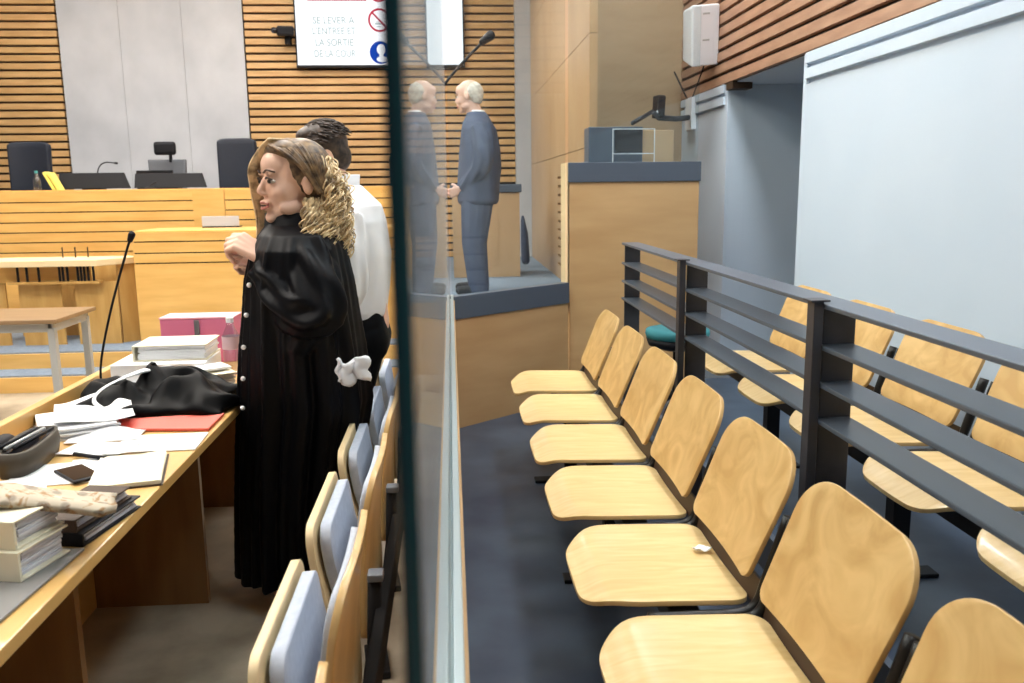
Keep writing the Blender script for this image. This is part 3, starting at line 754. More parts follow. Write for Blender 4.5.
# papers
slab('white_sheet', 'loose white sheets on the desk under the phone', 'papers', rect(-1.0, 2.16, .12, .09, .15), Z, Z+.003, M['white'])
t = thing('phone', 'black smartphone lying on white sheets on the desk', 'phone', (-.93, 2.13, Z+.003))
obj('body', (lambda b: (prism(b, rect(-.952, 2.135, .035, .068, .75), Z+.0035, Z+.0115), b)[1])(B()), M['black'], t, bevel=.003)
obj('display', (lambda b: (prism(b, rect(-.952, 2.135, .031, .058, .75), Z+.0116, Z+.0122), b)[1])(B()), M['glossblack'], t)
b = B(); tube(b, [(-1.03, 2.30, Z+.010), (-.93, 2.25, Z+.010)], .006, 8)
tag(obj('pen', b, M['black'], smooth=True), 'black pen on the desk above the phone', 'pen')
t = thing('notebook', 'cream open notebook near the desk edge right of the phone', 'notebook', (-.83, 2.14, Z))
obj('cover', (lambda b: (prism(b, rect(-.83, 2.15, .085, .13, .25), Z, Z+.003), b)[1])(B()), M['brownsteel'], t)
obj('pages', page_block(-.832, 2.152, .081, .126, .25, Z+.0032, Z+.013, .0015), M['cream'], t)
def crumple(cx, cy, hx, hy, a, z0, amp, seed):
    rr = random.Random(seed); ph = [rr.uniform(0, 6) for _ in range(4)]
    def f(u, v):
        x = (2*u-1)*hx; y = (2*v-1)*hy
        z = z0+.003+amp*(.5+.5*math.sin(u*5+ph[0]+v*3))*(.5+.5*math.sin(v*4+ph[1]))
        return (cx+x*math.cos(a)-y*math.sin(a), cy+x*math.sin(a)+y*math.cos(a), z)
    return sheet(B(), f, 14, 14, .002)
t = thing('paper_bundle', 'thick bundle of loose white court papers against the front board of the desk', 'papers', (-1.13, 2.62, Z))
obj('stack', page_block(-1.15, 2.60, .10, .12, .5, Z, Z+.035, .01), M['white'], t)
obj('top_sheet', crumple(-1.12, 2.66, .11, .15, .4, Z+.036, .03, 3), M['white'], t, smooth=True)
obj('side_sheet', crumple(-1.02, 2.50, .10, .07, .1, Z+.003, .02, 5), M['white'], t, smooth=True)
slab('white_sheet', 'flat white sheet nearest the red folder at the desk edge', 'papers', rect(-.84, 2.41, .115, .085, .05), Z, Z+.004, M['white'])
slab('white_sheet', 'white sheet lying between the paper bundle and the black pen', 'papers', rect(-.99, 2.36, .09, .06, -.2), Z+.0045, Z+.007, M['white'])
slab('white_sheet', 'white form sheet beside the pencil case, partly under the phone sheets', 'papers', rect(-1.045, 2.045, .05, .10, .5), Z+.0001, Z+.0025, M['white'])
slab('white_sheet', 'narrow white sheet left of the notebook, touching the black pen', 'papers', rect(-.965, 2.255, .05, .03, .3), Z+.0001, Z+.0022, M['white'])
b = crumple(-.90, 2.295, .06, .03, .1, Z+.0145, .010, 9)
tag(obj('tissue', b, M['white'], smooth=True), 'small crumpled tissue strip beside the notebook', 'tissue')
slab('red_folder', 'red cardboard folder under the heap of black robe', 'folder', [(-.735, 2.52), (-.99, 2.545), (-1.06, 2.66), (-.735, 2.70)], Z+.001, Z+.010, M['red'])
# robe heap
b = B(); rr = random.Random(4)
def heap(u, v):
    x = -1.258+u*.515; y = 2.70+v*.42
    e = math.sin(PI*min(1, max(0, u)))**.45*math.sin(PI*min(1, max(0, v)))**.5
    h = e*(.085+.028*math.sin(u*9+v*3)+.020*math.sin(u*17-v*11)+.016*math.sin(v*19+u*4)+.012*math.sin(u*31+v*9))
    w = .018*math.sin(v*14+u*3)*(u > .5)
    return (x+.03*math.sin(v*7)+w, y+.05*u*(u-1)*2+.02*math.sin(u*12), Z+.012+max(0, h)*.92)
t = thing('folded_robe', 'heap of black robe cloth with a white band lying on the desk beside the lawyer', 'robe', (-1.0, 2.85, Z))
obj('cloth', sheet(B(), heap, 70, 50, .012), M['heap'], t, smooth=True)
pts = [(-1.00, 3.02, Z+.095), (-1.045, 2.90, Z+.112), (-1.09, 2.79, Z+.105), (-1.125, 2.73, Z+.085), (-1.13, 2.695, Z+.06), (-1.085, 2.665, Z+.035)]
b = B(); pp = spline(pts, 8)
tube(b, pp, [.007+.024*max(0, 1-i/16) for i in range(len(pp))], 8, flat=.35); obj('white_band', b, M['white'], t, smooth=True)['label'] = 'white cloth band'
# far stack of files
slab('white_box_file', 'long white box file at the far left of the desk behind the robe heap', 'file', rect(-1.105, 3.33, .17, .13, .03), Z, Z+.075, M['white'])
slab('white_box_file', 'thin white papers sticking out under the long white box file', 'papers', rect(-1.20, 3.20, .08, .04, .3), Z, Z+.012, M['white'])
file_stack('cream_folder', 'fat cream folder of papers lying on the long white box file', -1.075, 3.37, .135, .11, .03, Z+.0755, Z+.135, M['cream'], M['white'])
b = B()
file_stack('folder_pile', 'pile of loose folders leaning beside the cream folder near the bottle', -.90, 3.20, .06, .10, .5, Z, Z+.05, M['cream'])
slab('blue_card', 'blue card sticking out between the folders beside the bottle', 'card', rect(-.955, 3.10, .045, .03, .45), Z+.051, Z+.056, M['bluep'])
slab('white_sheet', 'slanted white folder lying over the blue card', 'papers', rect(-.90, 3.19, .055, .05, .6), Z+.057, Z+.066, M['white'])
t = thing('box_file', 'bright pink box file with dark label holder behind the cream folder', 'file', (-1.06, 3.74, Z))
obj('body', box(B(), -1.215, -.915, 3.60, 3.74, Z, Z+.185), M['magenta'], t, bevel=.004)
obj('lid', box(B(), -1.218, -.912, 3.597, 3.743, Z+.1855, Z+.192), mat('pale_pink', (.80, .42, .52), .5), t, bevel=.002)
obj('label_holder', box(B(), -1.075, -1.055, 3.594, 3.60, Z+.11, Z+.18), M['capgrey'], t)
t = thing('water_bottle', 'clear plastic water bottle with pale label standing by the lawyer', 'bottle', (-.868, 3.36, Z))
b = B(); rs = [[(-.868+r*math.cos(2*PI*i/20), 3.36+r*math.sin(2*PI*i/20), Z+z) for i in range(20)] for r, z in ((.028, 0), (.033, .012), (.031, .06), (.033, .075), (.030, .10), (.033, .12), (.033, .15), (.014, .19), (.013, .205))]
rings(b, rs); obj('body', b, M['bottle'], t, smooth=True)
b = B(); rs = [[(-.868+r*math.cos(2*PI*i/20), 3.36+r*math.sin(2*PI*i/20), Z+z) for i in range(20)] for r, z in ((.0345, .10), (.0345, .15))]
rings(b, rs, cap=False); obj('label_band', b, mat('pink_label', (.72, .50, .55), .5), t, smooth=True)
b = B(); tube(b, [(-.868, 3.36, Z+.203), (-.868, 3.36, Z+.222)], .015, 12); obj('cap', b, M['white'], t)
gooseneck('desk_microphone', 'black gooseneck microphone rising from the desk beside the robe heap', (-1.262, 3.08, Z),
          [(-1.262, 3.08, Z+.01), (-1.245, 3.06, Z+.12), (-1.185, 3.03, Z+.30), (-1.105, 3.0, Z+.50), (-1.085, 3.0, Z+.55)], .0042, .012, .022)

# ================================================================== TIP-UP CHAIRS
def make_tip_chair(label, loc, group):
    t = thing('tip_up_chair', label, 'chair', loc, group, local=True)
    HW = .235
    def bp(s, y):
        u = s/.40
        return (.236+.035*u-.014*math.sin(u*PI*.9)-.010*(y/HW)**2, y, .40+.40*u)
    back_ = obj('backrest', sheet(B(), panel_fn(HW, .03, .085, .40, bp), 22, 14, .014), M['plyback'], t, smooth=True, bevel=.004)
    def bpp(s, y):
        x, yy, z = bp(s+.05, y); return (x-.0155, yy, z)
    obj('back_pad', sheet(B(), panel_fn(.195, .04, .06, .32, bpp), 16, 10, .015), M['cushion'], back_, smooth=True, bevel=.008)
    def sp(s, y):   # hinge to front edge (up), tipped
        u = s/.32
        return (.172-.085*u+.02*u*u-.01*math.sin(u*PI), y, .40+.285*u)
    sf = sheet(B(), panel_fn(.225, .03, .05, .32, sp), 20, 12, .018)
    seat_ = obj('seat', sf, M['plyedge'], t, smooth=True, bevel=.005)
    def spp(s, y):
        x, yy, z = sp(s+.03, y); return (x+.027, yy, z)
    obj('seat_pad', sheet(B(), panel_fn(.195, .04, .05, .275, spp), 16, 10, .026), M['cushion'], seat_, smooth=True, bevel=.010)
    return t
LY = [.95, 1.54, 2.115, 2.69, 3.26, 3.83]
GL = 'padded tip-up chairs behind the lawyers desk'
LL = ['nearest padded tip-up chair at the bottom edge, only the corner of its backrest showing',
      'large padded tip-up chair at the bottom, second from the camera along the glass',
      'padded tip-up chair third from the camera along the glass',
      'padded tip-up chair fourth from the camera, beside the hem of the black robe',
      'padded tip-up chair fifth from the camera, below the white cloth tail of the robe',
      'farthest padded tip-up chair of the row, behind the man in the white shirt']
c1 = make_tip_chair(LL[0], (-.462, LY[0], 0), GL)
for y, l in list(zip(LY, LL))[1:]: dup(c1, (-.462, y, 0), l, GL)
t = thing('tip_up_seat_beam', 'black steel beam with slanted legs carrying the padded tip-up chairs', 'seat support', (-.22, 2.4, 0))
obj('beam', box(B(), -.192, -.166, .68, 4.1, .44, .52), M['beam'], t, bevel=.004)
for y in (1.245, 1.83, 2.405, 2.975, 3.55):
    b = B(); tube(b, [(-.192, y, .585), (-.20, y, .42), (-.26, y+.02, .03)], .016, 8); lg = obj('leg', b, M['beam'], t, smooth=True)
    obj('leg_cap', box(B(), -.207, -.172, y-.02, y+.02, .585, .603), M['capgrey'], lg, bevel=.003)
    b = B(); obox(b, (-.262, y+.13-.07, .012), (.035, .09, .012), rz(.15)); obj('foot', b, M['black'], lg, bevel=.004)

# ================================================================== PEOPLE
def frame(fwd, up=V((0, 0, 1))):
    f = V(fwd).normalized(); s = up.cross(f).normalized(); u = f.cross(s)
    return Matrix((f, s, u)).transposed()     # columns: forward, left side, up

def head_bm(bm, c, R, k, neck_to, neck_r=.052, earback=0.):
    c = V(c)
    def P(f, s, u): return c + R @ V((f, s, u))*k
    def E(p, r): ell(bm, P(*p), (r[0]*k, r[1]*k, r[2]*k), R)
    E((-.012, 0, .028), (.094, .074, .088))
    E((.030, 0, -.020), (.058, .060, .080))
    E((.055, 0, .045), (.036, .052, .045))
    E((.036, 0, -.082), (.044, .043, .034))
    E((.068, 0, -.103), (.018, .022, .017))
    for s in (-1, 1):
        E((.052, s*.034, -.030), (.028, .024, .026))
        E((.020, s*.045, -.075), (.045, .016, .022))
        E((.080, s*.027, .022), (.010, .022, .007))
        E((earback, s*.076, -.008), (.018, .010, .031))
        E((earback+.004, s*.080, -.022), (.008, .006, .012))
        E((.092, s*.010, -.035), (.008, .007, .006))
    cap(bm, P(.083, 0, .008), .0080*k, P(.1005, 0, -.027), .0105*k)
    E((.086, 0, -.060), (.014, .024, .010)); E((.084, 0, -.075), (.013, .020, .008))
    cap(bm, P(-.018, 0, -.06), neck_r, neck_to, neck_r*1.08)
    return P

def face_parts(t, P, R, k, eyem=True):
    for s in (-1, 1):
        b = B(); ell(b, P(.0785, s*.031, .000), (.0110*k, .0140*k, .0062*k), R); ey = obj('eye', b, M['eyewhite'], t, smooth=True)
        b = B(); ell(b, P(.0858, s*.032, .000), (.0052*k, .0095*k, .0066*k), R); obj('iris', b, M['eye'], ey, smooth=True)
        b = B(); tube(b, spline([P(.088, s*.014, .0075), P(.0925, s*.030, .0105), P(.083, s*.046, .004)], 4), .0030*k, 6); obj('eyelashes', b, M['brow'], ey, smooth=True)
        b = B(); tube(b, spline([P(.093, s*.012, .024), P(.091, s*.030, .031), P(.076, s*.050, .025)], 4), .0040*k, 6, flat=.6); obj('eyebrow', b, M['brow'], t, smooth=True)
    b = B()
    tube(b, spline([P(.086, -.023, -.064), P(.0955, -.010, -.060), P(.0975, 0, -.061), P(.0955, .010, -.060), P(.086, .023, -.064)], 4), 0.0036*k, 6)
    tube(b, spline([P(.086, -.021, -.070), P(.0940, -.008, -.0765), P(.0950, 0, -.077), P(.0940, .008, -.0765), P(.086, .021, -.070)], 4), 0.0042*k, 6)
    obj('lips', b, M['lips'], t, smooth=True)
    b = B(); ell(b, P(.092, 0, -.068), (.006*k, .016*k, .0045*k), R); obj('mouth', b, M['brow'], t, smooth=True)

def hand(bm, wrist, d, n, k=1., curl=.5, spread=.06, side=1, thumb_curl=.4, curls=None):
    """palm + four unequal fingers + side thumb.  d: towards knuckles, n: palm normal (fingers curl to it)"""
    w = V(wrist); d = V(d).normalized(); n = (V(n)-d*V(n).dot(d)).normalized(); s = d.cross(n)*side
    kn = []
    for i, (off, ln) in enumerate(((.030, .086), (.010, .090), (-.010, .086), (-.029, .078))):
        p = w + d*ln*k + s*off*k; kn.append(p)
        cap(bm, w + s*off*.6*k + d*.012*k, .014*k, p, .0115*k)
    lens = ((.040, .026, .020), (.045, .029, .021), (.042, .027, .020), (.033, .021, .018))
    for i, p in enumerate(kn):
        cur = (curls[i] if curls else curl); a = 0.; q = p; rad = (.0095, .0088, .0080, .0070)
        off = (.030, .010, -.010, -.029)[i]
        dd = (d + s*(off*spread*20)).normalized()
        for j, L in enumerate(lens[i]):
            a += cur*(.9, 1.1, .8)[j]
            v = dd*math.cos(a)+n*math.sin(a); q2 = q+v*L*k
            cap(bm, q, rad[j]*k, q2, rad[j+1]*k, 10); q = q2
    a0 = w + s*.024*k + d*.022*k
    a1 = a0 + (d*.55+s*.7+n*.35).normalized()*.038*k
    a2 = a1 + (d*.8+s*.25+n*(.3+thumb_curl)).normalized()*.030*k
    a3 = a2 + (d*.85-s*.1+n*(.3+thumb_curl)).normalized()*.024*k
    chain(bm, [a0, a1, a2, a3], [.015*k, .0115*k, .0100*k, .0080*k])

# ---------------- woman in the black robe
LOCW = (-.50, 2.85, 0)
t = thing('person', 'person in a long black buttoned robe with curly blonde hair, hands clasped at the collar', 'person', LOCW)
RW = frame((-.82, -.57, .02)); kW = 1.10
b = B()
hc = V((-.505, 2.845, 1.482))
PW = head_bm(b, hc, RW, kW, (-.47, 2.85, 1.30), .050, earback=-.012)
chain(b, [(-.48, 2.74, 1.235), (-.48, 2.96, 1.235)], [.05, .05])
chain(b, [(-.49, 2.85, 1.20), (-.50, 2.87, 1.05), (-.50, 2.90, .90)], [.10, .10, .12])
chain(b, [(-.48, 2.72, 1.225), (-.44, 2.67, 1.07), (-.585, 2.735, 1.235)], [.045, .038, .028])
chain(b, [(-.48, 2.98, 1.225), (-.49, 3.03, 1.07), (-.60, 2.88, 1.215)], [.045, .038, .028])
hand(b, (-.590, 2.740, 1.250), (-.80, .12, .52), (-.35, .62, -.70), 1.08, curls=(.72, .85, .95, 1.0), side=-1, thumb_curl=.3)
hand(b, (-.610, 2.865, 1.200), (-.86, -.30, .28), (.1, -.80, .45), 1.0, curls=(.8, .85, .9, .95), side=1)
for s in (-1, 1):
    chain(b, [(-.50, 2.91+s*.08, .9), (-.52, 2.96+s*.08, .48), (-.52, 3.0+s*.07, .09)], [.085, .058, .042])
    chain(b, [(-.50, 3.0+s*.07, .06), (-.64, 3.0+s*.07, .035)], [.038, .030])
obj('body', b, M['skin'], t, remesh=.0042, sm=3)
face_parts(t, PW, RW, kW)

# robe : folded loft
st = [(1.385, -.575, -.415, .062, .0), (1.345, -.60, -.395, .095, .0), (1.315, -.622, -.365, .160, .003), (1.27, -.645, -.345, .198, .006), (1.17, -.672, -.328, .205, .009),
      (1.05, -.688, -.318, .205, .011), (.94, -.706, -.308, .208, .013), (.75, -.728, -.300, .205, .016), (.59, -.748, -.335, .20, .018), (.35, -.775, -.375, .195, .020), (.085, -.800, -.385, .20, .022)]
rs = []; NS = 160
zz = []
for i in range(len(st)-1):
    for k in range(6):
        u = k/6; zz.append([st[i][j]*(1-u)+st[i+1][j]*u for j in range(5)])
zz.append(list(st[-1]))
for z, x0, x1, ry, am in zz:
    r = []
    for i in range(NS):
        a = 2*PI*i/NS
        fold = am*(math.sin(a*13+1.3+z*1.5)+.6*math.sin(a*22+z*2.2)+.35*math.sin(a*37+2))*.75
        k = 1+fold/.2
        cx = (x0+x1)/2; rx = (x1-x0)/2
        r.append((cx+rx*math.cos(a)*k, 2.85+.16*max(0, 1.2-z)/1.15+ry*math.sin(a)*k, z))
    rs.append(r)
b = B(); rings(b, rs)
def sleeve(bm, pts, rads, n=48, fold=.006, ph=0.):
    pp = spline(pts, 8); m = len(pp); rr = []
    for i in range(m):
        f = i/(m-1)*(len(rads)-1); a = int(min(f, len(rads)-2)); rr.append(rads[a]*(1-(f-a))+rads[a+1]*(f-a))
    u = None; rs = []
    for i, p in enumerate(pp):
        tt = (pp[min(i+1, m-1)]-pp[max(i-1, 0)]).normalized()
        if u is None: u = tt.cross(V((.3, .9, .2))).normalized()
        u = (u-tt*u.dot(tt)).normalized(); w = tt.cross(u); r = []
        for j in range(n):
            a = 2*PI*j/n; k = rr[i]+fold*math.sin(a*7+ph+i*.25)+fold*.7*math.sin(a*4+i*.7+ph)
            r.append(p+(u*math.cos(a)+w*math.sin(a))*k)
        rs.append(r)
    rings(bm, rs)
sleeve(b, [(-.46, 2.75, 1.275), (-.43, 2.69, 1.18), (-.415, 2.665, 1.085), (-.48, 2.675, 1.10), (-.555, 2.715, 1.18), (-.590, 2.738, 1.228)], [.070, .078, .082, .078, .060, .048], fold=.008)
sleeve(b, [(-.46, 2.96, 1.285), (-.46, 3.04, 1.18), (-.48, 3.05, 1.07), (-.56, 2.96, 1.12), (-.605, 2.885, 1.20)], [.068, .085, .098, .088, .05], fold=.007, ph=2)
# hanging part of the wide sleeve
chain(b, [(-.44, 2.69, 1.06), (-.49, 2.70, .97)], [.065, .04])
ro = obj('robe', b, M['robe'], t, remesh=.0055, sm=2); ro['label'] = 'long black pleated robe'
b = B()   # standing collar
rs = []
for z, x0, x1, ry in ((1.325, -.605, -.41, .085), (1.385, -.60, -.425, .072), (1.385, -.59, -.435, .062), (1.325, -.59, -.43, .07)):
    rs.append([((x0+x1)/2+(x1-x0)/2*math.cos(2*PI*i/40), 2.85+ry*math.sin(2*PI*i/40), z) for i in range(40)])
rings(b, rs, cap=False); obj('collar', b, M['robe'], t, smooth=True)
for y, x, z in ((2.715, -.634, 1.165), (2.72, -.650, 1.07), (2.73, -.668, .965), (2.745, -.68, .86), (2.755, -.69, .76)):
    b = B(); ell(b, (x, y, z), (.008, .008, .008)); obj('button', b, M['white'], t, smooth=True)['label'] = 'white button'
# white cloth tail
def tail(u, v):
    return (-.362+u*.092+.006*math.sin(v*9), 2.60+.012*math.sin(u*14)+.02*u, .945-v*.070-.012*math.sin(u*6)-.01*u)
obj('white_cloth_tail', sheet(B(), tail, 20, 8, .010), M['shirt'], t, smooth=True)['label'] = 'pleated white cloth tail'

# hair
b = B()
def PH(f, s, u): return PW(f, s, u)
ell(b, PH(-.028, 0, .036), (.096*kW, .085*kW, .092*kW), RW)
ell(b, PH(-.066, 0, -.025), (.054*kW, .076*kW, .085*kW), RW)
ell(b, PH(.028, 0, .086), (.050*kW, .060*kW, .034*kW), RW)
hcap = obj('hair_cap', b, M['hairroot'], t, remesh=.006, sm=3)
# smooth strands from the parting over the near temple and across the forehead
rr = random.Random(11)
b = B(); bl = B()
for i in range(70):     # near side (toward camera, s positive = her left)
    q = i/69; f0 = .075-.15*q
    p0 = PH(f0, .012, .122-.35*max(0, (f0-.02))-.5*max(0, -f0-.03))
    dr = rr.uniform(-.004, .004)
    pts = [p0, PH(f0*.85-.005, .055+dr, .098-.2*abs(f0)), PH(f0*.60-.018, .084+dr, .052), PH(-.034+f0*.34, .090+dr, .008), PH(-.058+f0*.30, .092+dr, -.035)]
    tube(b, spline(pts, 6), .0036*kW, 5)
for i in range(46):     # fringe sweeping to the far side and down past the nose bridge
    q = i/45; f0 = .072-.06*q
    pts = [PH(f0, .012, .120), PH(.085-.03*q, -.022, .096-.01*q), PH(.108-.05*q, -.052, .040), PH(.098-.05*q, -.070, -.025), PH(.085-.06*q, -.074+.004*rr.random(), -.10), PH(.082-.05*q+.01*rr.random(), -.065, -.165)]
    tube(bl, spline(pts, 6), .0038*kW, 5)
obj('hair_front', b, M['hairroot'], t, smooth=True, recalc=False)
def curl_strand(bm, p0, p1, r, turns, ph, rad, bulge):
    n = int(turns*12); p0 = V(p0); p1 = V(p1); d = (p1-p0); u = d.cross(V((0, 1, .2))).normalized(); w = d.normalized().cross(u)
    pts = []
    for i in range(n+1):
        s = i/n; R_ = r*min(1, .3+1.4*s)
        pts.append(p0+d*s+bulge*math.sin(s*PI)*.6+(u*math.cos(ph+turns*2*PI*s)+w*math.sin(ph+turns*2*PI*s))*R_)
    tube(bm, pts, [rad*(1-.45*(i/n)) for i in range(n+1)], 5)
for i in range(430):
    a = rr.uniform(-.10, 1.0)           # 0 = near side before the ear, 1 = far back
    ang = math.radians(84 + a*165)      # angle round the head from forward through the near side to the back
    f = math.cos(ang); s = math.sin(ang)
    z0 = rr.uniform(-.04, .075) if a > .12 else rr.uniform(-.065, -.045)
    p0 = PH(-.030+.085*f, .080*s, z0)
    down = rr.uniform(.13, .255)
    spread = rr.uniform(.95, 1.42)
    p1 = PH(-.035+.100*f*spread+(.01 if a < .3 else 0), .092*s*spread, z0-down)
    p1.z = max(p1.z, 1.225+rr.uniform(0, .03))
    out = (RW @ V((f, s, 0)))*rr.uniform(.012, .045)
    curl_strand(bl, p0, p1, rr.uniform(.009, .017), rr.uniform(2.6, 4.6), rr.uniform(0, 6.28), rr.uniform(.0022, .0042), out)
obj('curls', bl, M['hairb'], t, smooth=True, recalc=False)['label'] = 'loose blonde curls'

# ---------------- man in the white shirt
LOCM = (-.38, 3.50, 0)
t = thing('person', 'person with short dark hair in a white shirt and black trousers, seen from behind', 'person', LOCM)
RM = frame((-.84, -.42, -.34)); kM = 1.06
b = B(); hm = V((-.505, 3.48, 1.585))
PM = head_bm(b, hm, RM, kM, (-.43, 3.50, 1.40), .055, earback=-.005)
chain(b, [(-.40, 3.34, 1.31), (-.39, 3.64, 1.31)], [.055, .055])
chain(b, [(-.385, 3.5, 1.30), (-.39, 3.5, 1.1), (-.39, 3.5, .92)], [.12, .115, .13])
chain(b, [(-.40, 3.31, 1.31), (-.40, 3.26, 1.08), (-.60, 3.30, 1.02)], [.045, .042, .03])
chain(b, [(-.39, 3.69, 1.31), (-.40, 3.76, 1.08), (-.60, 3.68, 1.05)], [.045, .042, .03])
hand(b, (-.60, 3.30, 1.02), (-.9, .1, .1), (0, 1, .1), 1.05, curl=.4, side=-1)
hand(b, (-.60, 3.68, 1.05), (-.9, -.1, .1), (0, -1, .1), 1.05, curl=.4)
for s in (-1, 1):
    chain(b, [(-.39, 3.5+s*.09, .9), (-.47, 3.5+s*.10, .48), (-.47, 3.5+s*.10, .09)], [.085, .055, .042])
    chain(b, [(-.46, 3.5+s*.10, .055), (-.62, 3.5+s*.11, .035)], [.04, .033])
obj('body', b, M['skin'], t, remesh=.006, sm=3)
face_parts(t, PM, RM, kM)
b = B()
stm = [(1.475, -.495, -.355, .078), (1.44, -.51, -.320, .13), (1.395, -.52, -.275, .205), (1.33, -.53, -.258, .235), (1.2, -.54, -.245, .235), (1.08, -.54, -.255, .225), (.98, -.54, -.268, .215), (.955, -.53, -.275, .20)]
rs = []; zz = []
for i in range(len(stm)-1):
    for k in range(5):
        u = k/5; zz.append([stm[i][j]*(1-u)+stm[i+1][j]*u for j in range(4)])
zz.append(list(stm[-1]))
for z, x0, x1, ry in zz:
    bag = .008 if z < 1.3 else .003
    rs.append([((x0+x1)/2+(x1-x0)/2*math.cos(a)*(1+k), 3.5+.03*(z-1.2)+ry*math.sin(a)*(1+k), z) for a in [2*PI*i/100 for i in range(100)] for k in [bag*5*(math.sin(a*7+z*11)*.5+math.sin(a*11-z*7)*.4)]])
rings(b, rs)
sleeve(b, [(-.40, 3.31, 1.355), (-.395, 3.27, 1.22), (-.40, 3.26, 1.08), (-.47, 3.27, 1.04), (-.58, 3.30, 1.02)], [.075, .075, .070, .062, .045], fold=.005)
sleeve(b, [(-.36, 3.69, 1.355), (-.38, 3.75, 1.22), (-.40, 3.76, 1.08), (-.47, 3.74, 1.05), (-.58, 3.69, 1.05)], [.075, .075, .070, .062, .045], fold=.005, ph=1)
obj('shirt', b, M['shirt'], t, remesh=.0065, sm=1)['label'] = 'white long-sleeved shirt'
b = B(); rs = []
for k, (dx, z) in enumerate(((0, 1.455), (.004, 1.515))):
    rs.append([(-.432+(.072+dx)*math.cos(2*PI*i/30), 3.50+(.072+dx)*math.sin(2*PI*i/30), z) for i in range(30)])
for k, (dx, z) in enumerate(((-.004, 1.515), (-.008, 1.455))):
    rs.append([(-.432+(.072+dx)*math.cos(2*PI*i/30), 3.50+(.072+dx)*math.sin(2*PI*i/30), z) for i in range(30)])
rings(b, rs, cap=False); obj('shirt_collar', b, M['shirt'], t, smooth=True)
b = B()
chain(b, [(-.40, 3.42, .93), (-.40, 3.58, .93)], [.125, .125]); chain(b, [(-.39, 3.42, .86), (-.39, 3.58, .86)], [.132, .132])
for s in (-1, 1):
    chain(b, [(-.40, 3.5+s*.08, .85), (-.47, 3.5+s*.10, .48), (-.47, 3.5+s*.10, .10)], [.125, .085, .07])
obj('trousers', b, M['trouser'], t, remesh=.009, sm=3)
b = B()
for s in (-1, 1): chain(b, [(-.45, 3.5+s*.10, .045), (-.63, 3.5+s*.115, .04)], [.045, .038])
obj('shoes', b, M['black'], t, remesh=.008, sm=2)
b = B()
ell(b, PM(-.030, 0, .040), (.092*kM, .083*kM, .088*kM), RM); ell(b, PM(-.055, 0, -.015), (.060*kM, .072*kM, .065*kM), RM)
ell(b, PM(.010, 0, .090), (.050*kM, .055*kM, .030*kM), RM)
obj('hair_cap', b, M['haird'], t, remesh=.007, sm=2)
b = B(); rr = random.Random(5)
for i in range(240):
    th = rr.uniform(0, 2*PI); ph = rr.uniform(.05, 1.45)
    d0 = V((math.cos(th)*math.sin(ph), math.sin(th)*math.sin(ph), math.cos(ph)))
    p0 = V((-.028+.093*d0.x, .083*d0.y, .040+.089*d0.z))
    q = V((-.5, d0.y*.5, -.35)); p1 = p0+q.normalized()*.014+d0*.004; p2 = p0+q.normalized()*.030-d0*.001
    if p0.x > .055 and p0.z < .07: continue
    if p0.z < -.02 and p0.x > -.03: continue
    tube(b, [PM(*p0), PM(*p1), PM(*p2)], [.004, .004, .0018], 5)
obj('hair_locks', b, M['haird'], t, smooth=True, recalc=False)

# ---------------- man in the navy suit
LOCS = (.2, 7.2, .59)
t = thing('person', 'person with grey balding hair in a navy suit standing behind the glass, hands together', 'person', LOCS)
RS = frame((-.96, .26, -.12)); kS = 1.08
b = B(); hs = V((.168, 7.20, 2.200))
PS = head_bm(b, hs, RS, kS, (.235, 7.20, 1.99), .062, earback=-.005)
chain(b, [(.25, 7.05, 1.90), (.25, 7.35, 1.90)], [.055, .055]); chain(b, [(.25, 7.2, 1.88), (.25, 7.2, 1.5)], [.12, .13])
chain(b, [(.26, 7.03, 1.90), (.27, 6.96, 1.66), (.10, 7.10, 1.46)], [.045, .042, .03])
chain(b, [(.26, 7.37, 1.90), (.27, 7.44, 1.66), (.10, 7.27, 1.46)], [.045, .042, .03])
hand(b, (.085, 7.11, 1.45), (-.75, .45, -.25), (.1, 1, .1), 1.05, curl=.45, side=-1)
hand(b, (.085, 7.26, 1.45), (-.75, -.45, -.25), (.1, -1, .1), 1.05, curl=.45)
for s in (-1, 1):
    chain(b, [(.22, 7.2+s*.09, 1.45), (.20, 7.2+s*.1, 1.05), (.22, 7.2+s*.1, .68)], [.085, .055, .042])
obj('body', b, M['skinold'], t, remesh=.008, sm=3)
face_parts(t, PS, RS, kS)
b = B()
sts = [(2.075, .155, .305, .080), (2.035, .14, .335, .13), (1.99, .115, .36, .20), (1.93, .10, .395, .235), (1.78, .085, .42, .245), (1.62, .075, .425, .235), (1.5, .065, .41, .23), (1.36, .06, .405, .235), (1.33, .075, .39, .22)]
zz = []
for i in range(len(sts)-1):
    for k in range(4):
        u = k/4; zz.append([sts[i][j]*(1-u)+sts[i+1][j]*u for j in range(4)])
zz.append(list(sts[-1]))
rings(b, [[((x0+x1)/2+(x1-x0)/2*math.cos(a)*(1+k), 7.2+ry*math.sin(a)*(1+k), z) for a in [2*PI*i/80 for i in range(80)] for k in [.02*math.sin(a*6+z*9)]] for z, x0, x1, ry in zz])
sleeve(b, [(.26, 7.02, 1.945), (.275, 6.965, 1.80), (.265, 6.955, 1.66), (.19, 7.02, 1.55), (.105, 7.10, 1.465)], [.086, .086, .078, .066, .050], fold=.005)
sleeve(b, [(.26, 7.38, 1.945), (.275, 7.435, 1.80), (.265, 7.445, 1.66), (.19, 7.38, 1.55), (.105, 7.28, 1.465)], [.086, .086, .078, .066, .050], fold=.005)
obj('jacket', b, M['suit'], t, remesh=.010, sm=2)['label'] = 'navy suit jacket'
b = B(); rs = []
